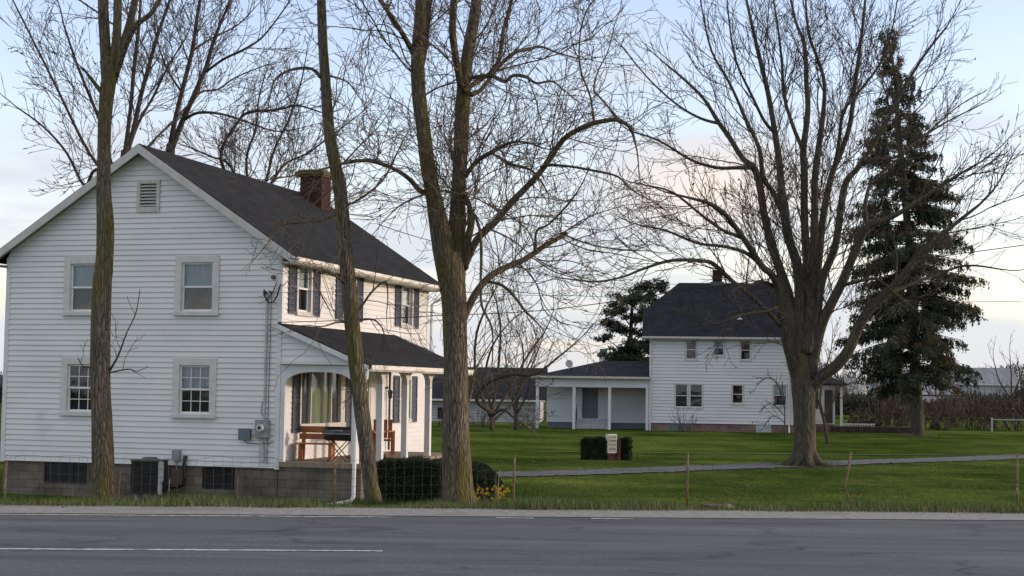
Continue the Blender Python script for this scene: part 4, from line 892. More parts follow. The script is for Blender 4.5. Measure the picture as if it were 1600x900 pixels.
def tree(name, label, Y, trunk, limbs, seed, bark, twig, group=None, flare=1.5, dens=1.0, tw=None, sides=18, basez=None, endgrow=1.0, limb_name='limb', trunkside=0, lump=.07, budmat=None, lw=1.0, lwmax=99):
    Q, R_ = trace(trunk, Y); b = Q[0]; zg = gz(b.x, b.y) if basez is None else basez
    base = Vector((b.x, b.y, zg)); e = empty(name, base, off=base, label=label, cat='tree', group=group)
    T = Tree(seed, **(tw or {}))
    # root flare
    if flare:
        Q = [Vector((b.x, b.y, zg-.25)), Vector((b.x, b.y, zg+.02))]+[q for q in Q if q.z > zg+.25]
        R_ = [R_[0]*flare, R_[0]*(1+(flare-1)*.55)]+R_[-(len(Q)-2):]
        Q.insert(2, Vector((b.x, b.y, zg+.14))); R_.insert(2, R_[0]/flare*1.08)
    A = MB(); A.tube(Q, R_, sides, lump=lump, seed=seed); A.build('trunk', bark, e, smooth=True)
    if trunkside: T.side(Q, R_, .3, trunkside, .8)
    for i, lm in enumerate(limbs):
        opt = {}
        if isinstance(lm, dict): opt = lm; lm = lm['p']
        q, r_ = trace(lm, Y, seed=seed+i)
        if lm[0][2] < lwmax: r_ = [x*lw for x in r_]
        A = MB(); A.tube(q, r_, 12 if r_[0] > .05 else 8, lump=.05, seed=seed+i); A.build(limb_name, bark, e, smooth=True)
        T.side(q, r_, opt.get('t0', .12), dens*opt.get('d', 1), opt.get('lf', 1), opt.get('bias'))
        if opt.get('eg', 1) and endgrow:
            d = (q[-1]-q[-2]).normalized(); T.grow(q[-1], d, r_[-1], max(.5, r_[-1]*60)*endgrow, 1)
    if T.S: segmesh('twigs', T.S, twig, e)
    if budmat and T.B:
        g = np.random.default_rng(seed); Pp = np.array([tuple(x) for x in T.B]); n = len(Pp); s_ = T.budsz if hasattr(T, 'budsz') else .026
        a = g.normal(size=(n, 3))*s_; c_ = g.normal(size=(n, 3))*s_
        V = np.stack([Pp-a, Pp+c_, Pp+a, Pp-c_], 1).reshape(-1, 3)-np.array(OFF[e.name]); link('buds', np_mesh('buds', V, np.arange(4*n).reshape(-1, 4)), budmat, e, OFF[e.name])
    print('TREE', name, len(T.S)); return e
nearp = dict(seg=.11, rmin=.0042, upb=.035, wander=.36, density=2.5, maxlvl=4, ratio=.66, spread=(25, 68), sidemax=.019, lenr=125)
# T1 left
tree('bare_tree', 'tall mossy trunk before the left part of the white gable, forking high up', 25,
     [(162, 792, 38), (161, 740, 35), (159, 650, 32), (157, 600, 31), (157, 520, 30), (159, 450, 30), (164, 400, 27), (165, 350, 27), (162, 300, 23), (162, 250, 21), (163, 200, 21), (167, 150, 23), (172, 115, 24), (173, 90, 22)],
     [[(166, 130, 16, 0), (164, 70, 17), (162, 30, 17), (160, -30, 15)], [(173, 120, 17, 0), (182, 60, 14), (184, 0, 13), (186, -40, 12)], [(178, 125, 12, 0), (192, 70, 12, .3), (203, 35, 12), (211, 0, 11), (216, -35, 10, .8)],
      [(180, 120, 11, 0), (195, 75, 10), (212, 40, 9, -.4), (235, 22, 8), (250, -2, 7), (262, -30, 6)], [(166, 152, 8, 0), (153, 137, 7), (142, 122, 5), (132, 110, 4), (126, 104, 2, -.4)],
      dict(p=[(172, 578, 4, 0), (185, 555, 3), (198, 520, 2.2, -.4), (212, 490, 1.8), (219, 452, 1.2, -.5)], d=3.0, lf=.45, eg=0), dict(p=[(145, 575, 2.5, 0), (130, 572, 2), (122, 560, 1.6, -.3)], d=2, lf=.5, eg=0),
      dict(p=[(172, 582, 2.5, 0), (200, 577, 2), (215, 580, 1.4, -.2), (232, 572, 1)], d=3, lf=.5, eg=0)],
     11, m_bark, m_twig, dens=.7, tw=nearp, endgrow=.5)
# T2 leaning
tree('bare_tree', 'slender leaning trunk in front of the porch corner', 25.2,
     [(583, 792, 26), (580, 760, 24), (573, 700, 24), (566, 650, 24), (558, 580, 24), (550, 500, 24), (546, 450, 24), (538, 380, 23), (531, 300, 21), (522, 250, 19), (514, 200, 18), (508, 120, 16), (504, 60, 15), (502, 0, 14), (499, -50, 12)],
     [dict(p=[(502, 122, 6, 0), (488, 108, 5), (465, 107, 5), (443, 114, 4), (428, 128, 3, -.5), (420, 160, 2)], d=1.6), dict(p=[(512, 118, 4, 0), (528, 122, 3), (545, 130, 2.4), (560, 150, 1.6, .4)], d=2), dict(p=[(544, 450, 6, 0), (532, 436, 5), (515, 426, 5), (497, 423, 4), (492, 440, 2.5, -.6), (510, 475, 2)], d=1.7, bias=(0, 0, -.6)),
      dict(p=[(556, 490, 5, 0), (568, 474, 4), (582, 455, 3.5), (602, 440, 3), (606, 462, 2), (604, 490, 1.5, .4)], d=1.6, bias=(0, 0, -.4)), dict(p=[(555, 508, 4, 0), (530, 503, 3), (505, 510, 2), (480, 508, 1.5, -.4)], d=2, bias=(0, 0, -.2)), dict(p=[(560, 500, 4, 0), (585, 500, 3), (600, 520, 2), (597, 550, 1.2, .3)], d=2, bias=(0, 0, -.2)),
      dict(p=[(530, 285, 3, 0), (500, 310, 2.4), (470, 335, 2), (440, 345, 1.6, -1)], d=2.2, bias=(0, 0, -.5)), dict(p=[(532, 330, 4, 0), (500, 345, 3), (440, 352, 2.4), (420, 378, 1.8), (400, 402, 1.2, -1)], d=2.0, lf=.7, bias=(0, 0, -.4))],
     22, m_bark, m_twig, dens=1.2, tw=nearp, trunkside=.35, endgrow=.6)
# T3 main
tree('bare_tree', 'thickest mossy trunk at the roadside, dividing into two tall stems and long right limbs', 25.5,
     [(716, 796, 52), (715, 770, 49), (714, 740, 47), (713, 700, 44), (712, 640, 40), (712, 580, 38), (711, 520, 38), (710, 470, 39), (706, 430, 43), (704, 395, 46)],
     [[(702, 455, 30, 0), (695, 400, 36, -.1), (686, 350, 32), (676, 300, 25), (667, 250, 24), (661, 200, 23), (655, 150, 23), (653, 105, 22), (654, 60, 20), (657, 20, 18), (658, -40, 17, -.4)],
      [(711, 460, 30, 0), (713, 400, 32), (714, 350, 27), (716, 300, 23), (719, 250, 23), (721, 200, 24), (724, 150, 23), (729, 100, 20), (735, 60, 19), (742, 20, 18), (748, -40, 16, .3)],
      [(655, 120, 12, 0), (663, 80, 12), (668, 40, 12), (670, 0, 12), (672, -40, 10, .8)], [(720, 135, 14, 0), (712, 90, 14), (707, 50, 15), (709, 10, 14), (712, -40, 13, -.7)],
      [(655, 108, 11, 0), (645, 82, 12, -.3), (632, 58, 11), (618, 35, 10), (602, 12, 9), (585, -12, 8, -1.2)],
      dict(p=[(668, 302, 12, 0), (655, 297, 10, -.3), (640, 280, 9), (618, 265, 8), (590, 254, 8), (566, 251, 7), (535, 256, 5, -1.6), (500, 265, 4), (455, 275, 3), (410, 282, 2, -2)], d=1.3, bias=(0, 0, .5)),
      dict(p=[(724, 420, 16, 0), (745, 375, 15), (775, 345, 14, -.4), (800, 315, 13), (830, 285, 12), (855, 255, 11), (872, 228, 11), (890, 210, 10), (920, 195, 10, -1), (950, 188, 9), (967, 188, 9), (985, 200, 7), (993, 225, 4)], d=1.4),
      dict(p=[(846, 262, 7, -.8), (860, 258, 6), (890, 260, 5), (930, 267, 5), (965, 276, 4), (985, 295, 3, -1.6), (1010, 310, 2)], d=1.6), dict(p=[(928, 192, 5, -1), (922, 150, 4), (907, 108, 4), (906, 60, 3), (915, 20, 3), (935, -10, 2, -1.5)], d=1.8), dict(p=[(970, 190, 5, -1), (940, 155, 4), (928, 140, 4), (935, 110, 3), (950, 80, 2.4, -.4), (960, 40, 2)], d=1.8),
      dict(p=[(724, 500, 15, 0), (733, 478, 15), (745, 455, 14, .2), (765, 432, 13), (790, 418, 12), (820, 405, 11), (850, 385, 10), (880, 368, 8, .9), (886, 364, 7)], d=1.5, eg=0), dict(p=[(882, 367, 4, .9), (910, 378, 3.5), (940, 386, 3), (975, 390, 2.5), (1010, 392, 2, 1.4)], d=1.8),
      dict(p=[(762, 440, 6, .3), (785, 446, 6), (805, 465, 5.5), (820, 485, 5), (840, 505, 3, .2), (852, 520, 2)], d=2, bias=(0, 0, -.3)), dict(p=[(838, 397, 5, .6), (838, 362, 5), (858, 350, 4), (885, 322, 4), (905, 295, 3, 0), (920, 265, 2)], d=1.8),
      dict(p=[(725, 142, 10, 0), (745, 128, 10, .4), (770, 112, 9), (785, 98, 8), (805, 82, 8), (825, 77, 7), (845, 73, 5), (870, 82, 3.5), (905, 92, 2.5, 1)], d=1.6), dict(p=[(735, 148, 10, 0), (752, 140, 9), (768, 118, 8), (780, 92, 8), (786, 50, 8, .6), (796, 15, 7), (805, -30, 5)], d=1.5),
      dict(p=[(735, 122, 8, 0), (765, 118, 8, -.5), (788, 127, 8), (802, 118, 7), (822, 120, 7), (838, 130, 5), (862, 127, 4), (880, 140, 2.5, -1.2), (905, 160, 2)], d=1.8),
      dict(p=[(727, 275, 10, 0), (745, 252, 9), (768, 238, 9, -.5), (795, 224, 6), (820, 222, 4), (850, 232, 3, -1)], d=1.8), dict(p=[(775, 243, 6, -.5), (800, 257, 6), (828, 265, 5), (845, 283, 4), (855, 300, 3, -.9)], d=2, bias=(0, 0, -.5)),
      dict(p=[(722, 312, 5, 0), (738, 330, 6, -.4), (750, 360, 6), (752, 400, 6), (751, 440, 5), (753, 478, 5), (768, 510, 4), (770, 545, 3, -.7), (768, 580, 2)], d=1.5, lf=.8, bias=(0, 0, -.4)),
      [(727, 420, 13, 0), (730, 380, 15, -.1), (737, 345, 13), (733, 320, 10, 0), (726, 300, 6)],
      dict(p=[(730, 302, 5, 0), (712, 302, 6, -.4), (690, 298, 4), (660, 305, 4), (640, 313, 4), (620, 325, 3), (600, 345, 2, -1)], d=2), dict(p=[(655, 118, 3, 0), (635, 95, 3), (622, 62, 3), (605, 40, 2.5, -1), (580, 45, 2), (575, 90, 1.5, -1.2)], d=1.6, bias=(0, 0, -.6)),
      dict(p=[(730, 640, 5, 0), (737, 610, 5, .5), (742, 580, 4), (755, 555, 3), (770, 530, 2, 1)], d=1.2)],
     33, m_bark, m_twig, dens=1.15, tw=dict(nearp, density=2.8), sides=26, flare=1.25, trunkside=0, lump=.05, lw=.8, lwmax=17)
# T4 maple
farp = dict(seg=.26, rmin=.0085, upb=.06, wander=.20, lenk=1.05, density=1.72, maxlvl=4, ratio=.64, spread=(20, 48), buds=.18, sidemax=.034, lenr=85)
M4 = [(1258, 728, 38), (1257, 700, 35), (1257, 650, 34), (1256, 610, 36), (1255, 580, 40), (1254, 558, 41), (1253, 535, 36), (1252, 512, 27), (1252, 495, 14)]
ML = [
 [(1246, 590, 24, 0), (1236, 555, 22), (1226, 520, 18), (1219, 483, 15, -.8), (1216, 450, 15), (1205, 428, 13), (1190, 415, 12), (1160, 370, 10), (1133, 335, 9, -2.5), (1108, 318, 7), (1080, 310, 5), (1040, 300, 3, -3)],
 [(1219, 508, 9, -.7), (1205, 492, 8), (1180, 468, 8, -1.5), (1145, 440, 8), (1117, 414, 8), (1100, 408, 7, -2.6), (1050, 407, 6), (1005, 420, 5), (975, 432, 4), (935, 440, 4, -3.5), (895, 437, 3)],
 [(1223, 477, 7, -.7), (1200, 486, 6, -1.5), (1160, 492, 5), (1120, 505, 3, -2.5), (1080, 508, 2)],
 [(1240, 500, 22, 0), (1228, 450, 19), (1208, 390, 15, .5), (1195, 340, 14), (1187, 290, 13), (1177, 262, 12), (1160, 247, 10), (1140, 215, 9), (1122, 190, 8, 1.5), (1100, 155, 6), (1070, 125, 5), (1040, 100, 3, 2.5)],
 [(1252, 490, 24, -.2), (1247, 420, 19), (1232, 370, 16, -.7), (1223, 317, 15), (1219, 267, 13), (1215, 235, 12), (1208, 190, 10), (1200, 145, 9), (1188, 95, 8, -1.2), (1175, 40, 6), (1162, -20, 4)],
 [(1221, 330, 10, -.6), (1208, 300, 10), (1192, 277, 9), (1187, 235, 8, -1.8), (1165, 185, 6), (1140, 130, 5), (1112, 80, 4, -2.5), (1098, 20, 3)],
 [(1260, 490, 20, 0), (1261, 420, 16), (1257, 340, 14, .8), (1257, 270, 13), (1255, 235, 12), (1262, 175, 10), (1260, 130, 9), (1257, 70, 7, 1.5), (1243, 33, 5), (1232, -20, 4)],
 [(1266, 500, 20, -.4), (1270, 420, 16), (1273, 333, 14), (1273, 285, 13, -1.2), (1278, 240, 12), (1286, 180, 9), (1288, 130, 7), (1277, 90, 6), (1263, 50, 5, -2), (1258, -20, 3)],
 [(1270, 500, 18, .3), (1280, 400, 14), (1287, 333, 13), (1299, 275, 11, 1), (1312, 243, 10), (1328, 195, 9), (1336, 130, 8), (1345, 65, 6), (1354, -20, 4, 2)],
 [(1275, 500, 17, -.5), (1284, 440, 15), (1305, 385, 14), (1314, 325, 13, -1.2), (1322, 285, 12), (1340, 262, 9), (1375, 210, 8), (1400, 160, 7, -2), (1440, 92, 5), (1477, 45, 3, -2.5)],
 [(1265, 590, 22, -.2), (1280, 520, 20), (1295, 482, 18), (1313, 447, 17, -1), (1335, 395, 15), (1355, 355, 14), (1380, 345, 12), (1410, 330, 9, -2.5), (1445, 308, 8), (1478, 285, 6), (1520, 260, 4, -3.5)],
 [(1262, 612, 26, 0), (1285, 588, 22), (1308, 570, 21, -.6), (1325, 548, 20), (1340, 515, 19), (1358, 485, 18), (1385, 460, 16, -1.5), (1410, 430, 13), (1440, 395, 10), (1480, 360, 8, -2.5), (1530, 320, 5)],
 [(1190, 415, 8, -1.5), (1165, 395, 7), (1130, 385, 6, -2.5), (1090, 380, 5), (1040, 360, 4), (1000, 352, 3, -3.5)],
 [(1160, 370, 7, -2), (1130, 360, 6), (1095, 335, 5), (1050, 300, 4, -4), (1010, 290, 3)],
 [(1177, 262, 8, .8), (1150, 262, 7), (1120, 262, 6), (1080, 250, 5, 2), (1030, 220, 4), (985, 205, 3, 2.5)],
 [(1123, 193, 6, 1.5), (1095, 185, 5), (1060, 165, 4), (1020, 130, 3, 3), (985, 90, 2.5)],
 [(1213, 210, 7, -.8), (1195, 190, 6), (1175, 150, 5, -2), (1150, 95, 4), (1140, 40, 3, -3), (1135, -20, 2)],
 [(1253, 230, 8, .8), (1240, 200, 7), (1225, 150, 6, 2), (1222, 100, 5), (1215, 40, 4), (1205, -20, 3)],
 [(1300, 275, 8, 1), (1310, 230, 7), (1318, 175, 6, 0), (1345, 140, 5), (1375, 100, 4), (1392, 55, 3), (1402, 0, 2.4)],
 [(1340, 262, 6, -1.3), (1365, 250, 5), (1400, 245, 5, -2.5), (1440, 215, 4), (1480, 190, 3), (1530, 165, 2)],
 [(1355, 355, 8, -1.4), (1352, 320, 7), (1362, 285, 6, -.5), (1390, 260, 5), (1430, 225, 4), (1480, 180, 3, 0)],
 [(1313, 447, 7, -1), (1340, 440, 6, -1.8), (1370, 436, 5), (1400, 460, 4, -2.2), (1425, 480, 3)],
 [(1215, 450, 7, -.8), (1190, 440, 6), (1165, 450, 5, -2), (1130, 470, 3.5), (1100, 480, 2.5)],
 [(1385, 460, 8, -1.5), (1420, 445, 7), (1460, 430, 5, -.5), (1510, 415, 4), (1560, 420, 3)],
]
ML = [([(1254+(l[0][0]-1254)*.4, 552, l[0][2], l[0][3])]+l) if 480 <= l[0][1] <= 510 and l[0][2] >= 14 else l for l in ML]
tree('maple_tree', 'broad bare maple with many rising stems standing beside the driveway', 58, M4, [dict(p=l, d=1.25, lf=1.15) for l in ML], 44, m_bark2, m_twig2, tw=farp, flare=1.5, sides=24, budmat=m_bud, endgrow=.9, lw=.86)
# surface roots of the maple
mt = [o for o in COL.objects if o.name.startswith('maple_tree')][0]; mb_ = Vector(OFF[mt.name]); A = MB(); rt = random.Random(4)
for i in range(9):
    a = i*.7+rt.uniform(-.2, .2); L = rt.uniform(.55, .95); c_, s_ = math.cos(a), math.sin(a)
    A.tube([(mb_.x+c_*.25, mb_.y+s_*.25, mb_.z+.55), (mb_.x+c_*.44, mb_.y+s_*.44, mb_.z+.22), (mb_.x+c_*.66, mb_.y+s_*.66, mb_.z+.06), (mb_.x+c_*(.5+L), mb_.y+s_*(.5+L), mb_.z-.08)], [.16, .15, .10, .04], 8, lump=.12, seed=i)
A.build('roots', m_bark2, mt, smooth=True)
def tuftring(name, c, r0, r1, n, h, m, seed):
    g = np.random.default_rng(seed); a = g.uniform(0, 6.28, n); q = r0+(r1-r0)*g.random(n)**1.6; x = c[0]+np.cos(a)*q; y = c[1]+np.sin(a)*q; z = np.array([gz(i, j) for i, j in zip(x, y)])
    hh = h*g.uniform(.4, 1.2, n); w = .009; b0 = np.stack([x-w/2, y, z-.02], 1); b1 = np.stack([x+w/2, y, z-.02], 1); tp = np.stack([x+g.normal(0, .3, n)*hh, y+g.normal(0, .3, n)*hh, z+hh], 1)
    link(name, np_mesh(name, np.stack([b0, b1, tp], 1).reshape(-1, 3), np.arange(3*n).reshape(-1, 3)), m, kind='stuff')
for k_, (px_, Y_, r_0) in enumerate(((162, 25, .2), (583, 25.2, .14), (716, 25.5, .3), (1258, 58, .55), (1434, 92, .4))):
    c_ = P(px_, 760, Y_); tuftring('trunk_grass', (c_[0], Y_), r_0, r_0+.35 if Y_ < 30 else r_0+.8, 900, .16 if Y_ < 30 else .22, m_blade if k_ % 2 else m_dry, k_)
c_ = P(1258, 728, 58); A = MB(); g_ = random.Random(2); rim = [(c_[0]+(1.25+g_.uniform(-.2, .2))*math.cos(t*.35), 58+(1.2+g_.uniform(-.2, .2))*math.sin(t*.35)) for t in range(18)]
for i in range(18):
    a, b = rim[i], rim[(i+1) % 18]; A.add([(c_[0], 58, gz(c_[0], 58)+.035), (a[0], a[1], gz(*a)+.012), (b[0], b[1], gz(*b)+.012)], [(0, 1, 2)])
A.build('bare_soil', mat('root_soil', (.13, .105, .07), (.06, .07, .03), scale=3, rough=.95, bump=.02), kind='structure')
# T6 trees behind the big house
bkp = dict(seg=.28, rmin=.0095, upb=.05, wander=.2, density=2.3, maxlvl=4, ratio=.66, spread=(22, 50), buds=.4)
tree('bare_tree', 'dark stemmed bare tree rising behind the left slope of the gable roof', 60,
     [(190, 700, 20), (192, 400, 16), (194, 260, 13), (196, 235, 12)],
     [[(195, 245, 11, 0), (208, 205, 10), (220, 150, 9, .5), (235, 95, 8), (248, 50, 7), (262, 10, 6), (275, -30, 4)], [(195, 240, 9, 0), (204, 170, 8), (209, 110, 8), (216, 50, 7, -1), (220, 0, 5), (222, -40, 4)], [(190, 300, 8, 0), (172, 250, 8), (160, 200, 7, 1), (140, 150, 6), (120, 100, 5), (100, 40, 4, 2)], [(194, 300, 7, 0), (205, 265, 6), (237, 223, 5, .6), (267, 193, 4), (297, 160, 3, 1.5)], [(196, 250, 7, 0), (215, 195, 6, 1), (240, 150, 5), (262, 105, 4), (290, 60, 3, 2)], [(192, 290, 8, 0), (150, 265, 7), (132, 290, 6, 1), (105, 240, 5), (70, 200, 4), (30, 170, 3, 2)], [(190, 300, 7, 0), (140, 240, 6, -1), (90, 140, 5), (50, 60, 4), (20, 0, 3, -2)]],
     51, m_bark3, m_twig3, tw=bkp, flare=0, budmat=m_bud, lw=.78, sides=10)
tree('bare_tree', 'bare tree with paired stems rising from behind the ridge of the big house', 62,
     [(262, 700, 20), (264, 400, 17), (265, 260, 15), (267, 225, 14)],
     [[(265, 235, 11, 0), (272, 195, 10), (285, 140, 9, .5), (300, 80, 8), (306, 40, 7), (314, -10, 6), (318, -50, 4)], [(268, 232, 13, 0), (285, 190, 11), (305, 145, 10, -.5), (322, 105, 9), (332, 70, 8), (345, 35, 6), (360, 0, 5), (370, -40, 4)], [(322, 112, 6, -.6), (350, 92, 5), (380, 78, 5, -1.5), (410, 58, 4), (440, 20, 3), (460, -10, 2)], [(290, 186, 6, -.3), (310, 176, 6), (345, 178, 5), (385, 190, 4, -2), (430, 205, 3), (470, 200, 2)], [(300, 80, 5, .6), (330, 60, 4), (370, 40, 3, 2), (400, 10, 2)], [(285, 145, 5, .5), (262, 110, 4), (245, 60, 3, 1.5), (240, 10, 2)], [(303, 150, 5, 0), (320, 142, 4.5), (340, 140, 4), (370, 120, 3, 1), (420, 100, 2)]],
     52, m_bark3, m_twig3, tw=bkp, flare=0, budmat=m_bud, lw=.78, sides=10, dens=1.3)
tree('bare_tree', 'low spreading bare tree behind the roof between ridge and chimney', 66,
     [(400, 700, 20), (398, 420, 16), (392, 330, 14)],
     [[(392, 340, 10, 0), (345, 250, 7), (372, 190, 6, -1), (392, 175, 6), (430, 172, 5), (465, 165, 4), (500, 175, 3, -2)], [(393, 335, 9, 0), (415, 285, 6), (428, 235, 5, .6), (452, 185, 4), (470, 130, 3), (478, 90, 2)], [(395, 340, 9, 0), (440, 262, 5), (480, 240, 4, 1), (520, 210, 3), (560, 180, 2)], [(393, 335, 8, 0), (360, 260, 5), (330, 245, 4, -.5), (300, 232, 3)], [(398, 340, 9, 0), (470, 300, 5), (530, 260, 4, -1), (560, 230, 3), (590, 200, 2.4)], [(392, 330, 8, 0), (385, 250, 5, 1), (400, 200, 4), (405, 150, 3), (420, 100, 2)], [(400, 350, 8, 0), (520, 330, 5), (590, 290, 4, -1), (620, 240, 3)]],
     53, m_bark3, m_twig3, tw=bkp, flare=0, budmat=m_bud, lw=.78, sides=10, dens=1.5)
# T8 scrub tree behind thick trunk
tree('bare_shrub_tree', 'sprawling multi-stemmed bare small tree behind the thick trunk before the grey outbuilding', 72,
     [(768, 672, 8), (768, 655, 7), (766, 640, 6)],
     [[(766, 650, 6, 0), (750, 610, 5), (742, 570, 4), (745, 520, 4, -1), (760, 480, 3)], [(768, 650, 6, 0), (775, 600, 5), (780, 560, 4), (782, 510, 3, 1), (775, 470, 2)], [(768, 645, 6, 0), (745, 625, 6), (762, 598, 6, -1), (800, 585, 5), (835, 585, 4), (870, 560, 3), (900, 535, 2.4, -2)], [(770, 650, 5, 0), (800, 600, 4), (825, 555, 3, 1), (850, 520, 2.4)], [(768, 650, 5, 0), (785, 640, 4, -1), (800, 650, 3), (820, 665, 2)], [(768, 660, 5, 0), (800, 630, 4, 1), (818, 590, 3), (830, 560, 2)], [(768, 640, 4, 0), (758, 590, 4, 1), (770, 540, 3), (800, 500, 2), (830, 480, 1.6)]],
     61, m_bark3, m_twig, tw=dict(bkp, buds=0, rmin=.009, density=1.25, wander=.28, upb=.02, seg=.28), flare=0, sides=8, dens=1.5)
tree('bare_shrub_tree', 'tall thin twiggy saplings left of the open porch of the second house', 92,
     [(805, 672, 6), (806, 640, 5), (808, 620, 4)],
     [[(806, 645, 5, 0), (812, 600, 4), (818, 560, 3), (815, 535, 2)], [(806, 650, 4, 0), (825, 610, 3), (830, 575, 2.5), (840, 550, 2)], [(806, 650, 4, 0), (795, 600, 3), (790, 560, 2)]],
     62, m_bark3, m_twig, tw=dict(bkp, buds=.5, rmin=.011, density=1.5, seg=.3), flare=0, sides=8, dens=1.5, budmat=m_budg)
# small tree right of the maple
tree('sapling', 'small dark bare sapling just right of the maple trunk', 79,
     [(1293, 694, 6), (1288, 660, 5), (1283, 640, 5), (1280, 625, 4)],
     [[(1283, 640, 3, 0), (1270, 610, 3), (1262, 590, 2)], [(1286, 650, 3, 0), (1300, 630, 3), (1312, 605, 2), (1325, 600, 1.5)], [(1281, 630, 3, 0), (1285, 590, 2.5), (1295, 560, 2)]],
     63, m_bark3, m_twig2, tw=dict(bkp, rmin=.010, density=2.2, seg=.22), flare=0, sides=8, dens=1.6, budmat=m_bud)
tree('sapling', 'thin arching sapling in front of the second house wall left of the maple trunk', 84,
     [(1226, 682, 2.4), (1226, 640, 2), (1222, 600, 1.6)],
     [[(1226, 640, 1.6, 0), (1215, 600, 1.4), (1200, 590, 1.2), (1185, 598, 1)], [(1226, 650, 1.4, 0), (1205, 630, 1.2), (1190, 640, 1)], [(1226, 660, 1.4, 0), (1208, 650, 1.2), (1195, 665, 1.5)]],
     64, m_bark3, m_twig2, tw=dict(bkp, rmin=.010, density=2.6, seg=.2, buds=.6, lenk=.55), flare=0, sides=8, dens=2.2, budmat=m_bud, endgrow=.2)
def brush(name, px, py, Y, w, h, n, seed, m, label, cat='shrub', group=None, lvl=2, leaves=None, ln=0, base=None):
    c = P(px, py, Y); zg = gz(c[0], Y); e = empty(name, (c[0], Y, zg), off=(c[0], Y, zg), label=label, cat=cat, group=group)
    T = Tree(seed, seg=.25*max(1, h/2.5), rmin=.006 if Y < 100 else .014, upb=.04, wander=.2, density=1.3, maxlvl=lvl, buds=.5 if leaves else 0, ratio=.6)
    r = random.Random(seed)
    for i in range(n):
        x = c[0]+r.uniform(-.5, .5)*w*.5; d = Vector((r.uniform(-1, 1)*.5+(x-c[0])/w, r.uniform(-.5, .5), 1)).normalized()
        T.grow(Vector((x, Y+r.uniform(-.5, .5)*w*.4, zg-.05)), d, (.02 if Y < 100 else .04), h*r.uniform(.6, 1.05), 0)
    segmesh('branches', T.S, m, e)
    if leaves and T.B:
        g = np.random.default_rng(seed); Pp = np.array([tuple(x) for x in T.B]); Pp = np.repeat(Pp, ln or 2, 0); Pp += g.normal(0, .06, Pp.shape); k = len(Pp)
        a = g.normal(size=(k, 3))*.03*(Y/80); c_ = g.normal(size=(k, 3))*.03*(Y/80); V = np.stack([Pp-a, Pp+c_, Pp+a, Pp-c_], 1).reshape(-1, 3)-np.array(OFF[e.name])
        link('leaves', np_mesh('leaves', V, np.arange(4*k).reshape(-1, 4)), leaves, e, OFF[e.name])
    return e
brush('bare_shrub', 1072, 675, 94.5, 1.6, 1.6, 22, 71, m_twig, 'small bare twiggy shrub against the second house below the paired windows')
brush('blossom_bush', 818, 672, 96, 2.4, 2.3, 26, 72, m_twig, 'pale blossoming bush left of the open side porch', leaves=m_blossom, ln=7)
brush('green_shrub', 755, 672, 98, 2.6, 1.4, 30, 73, m_twig, 'low budding green shrub between the thick trunk and the outbuilding', leaves=m_budg, ln=5)
brush('green_shrub', 700, 672, 100, 2.8, 1.2, 22, 74, m_twig, 'low dusky shrub seen left of the thick trunk under the barn wall', leaves=m_pine, ln=4)
brush('dark_shrub', 1345, 672, 100, 1.9, 1.5, 40, 75, m_twig, 'dense dark evergreen shrub beside the white railing right of the second house', leaves=m_hedge, ln=22)
brush('bare_shrub', 770, 770, 33, .7, 1.0, 5, 76, m_dry, 'pale bare stems leaning out beside the thick trunk by the daffodils', lvl=1)
brush('bare_shrub', 865, 450, 150, 1, 1, 1, 79, m_twig, 'x') if False else None
hx = [(1375, 675, 108, 1.6, 2.9), (1392, 675, 112, 2.6, 2.6), (1412, 675, 118, 2.6, 2.2), (1452, 675, 110, 2.6, 2.8), (1472, 675, 106, 1.6, 3.0), (1500, 675, 114, 3, 3.0), (1530, 675, 110, 3, 3.2), (1562, 675, 112, 3, 2.8), (1592, 675, 108, 3, 3.2)]
hl = ['slim twiggy hedgerow shrub just right of the dark evergreen shrub', 'twiggy hedgerow shrub midway between the evergreen shrub and the spruce trunk', 'low twiggy hedgerow shrub just left of the spruce trunk', 'twiggy hedgerow shrub just right of the spruce trunk', 'tall slim hedgerow shrub second to the right of the spruce trunk', 'twiggy hedgerow shrub third to the right of the spruce trunk', 'twiggy hedgerow shrub fourth to the right of the spruce trunk', 'low twiggy hedgerow shrub next to last at the right frame edge', 'tall twiggy hedgerow shrub last at the right frame edge']
for i, (x, y, Y, w_, h_) in enumerate(hx):
    brush('hedgerow_shrub', x, y, Y, w_, h_, 26, 80+i, m_twig2, hl[i], group='shrubs along the far hedgerow', leaves=m_bud if i % 3 else m_budg, ln=1)
def massbelt(name, x0, x1, Y, h, n, sz, m, seed, dep=6):
    g = np.random.default_rng(seed); X = g.uniform(x0, x1, n); top = h*(.65+.2*np.sin(X*.31+seed)+.12*np.sin(X*.9)+.1*np.sin(X*2.3))
    pos = np.stack([X, Y+g.uniform(-dep/2, dep/2, n), -.5+top*g.random(n)**.8], 1); a = g.normal(size=(n, 3))*sz; a[:, 2] = np.abs(a[:, 2])*2.0; b = g.normal(size=(n, 3))*sz*.35
    V = np.stack([pos-a*.5, pos+b, pos+a, pos-b], 1).reshape(-1, 3); link(name, np_mesh(name, V, np.arange(4*n).reshape(-1, 4)), m, kind='stuff')
massbelt('distant_scrub', 29, 75, 150, 2.3, 26000, .22, mat('scrub', (.060, .058, .042), (.04, .038, .03), scale=.3, rand=.3), 5)
massbelt('distant_scrub', -70, 2, 150, 2.2, 16000, .24, mat('scrub_left', (.06, .055, .045), (.04, .038, .03), scale=.3, rand=.3), 6)
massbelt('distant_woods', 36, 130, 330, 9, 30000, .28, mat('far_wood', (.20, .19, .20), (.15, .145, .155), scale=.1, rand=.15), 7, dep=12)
massbelt('distant_woods', -130, 36, 340, 6.0, 40000, .28, mat('far_wood_left', (.20, .19, .2), (.15, .145, .155), scale=.1, rand=.15), 8, dep=12)
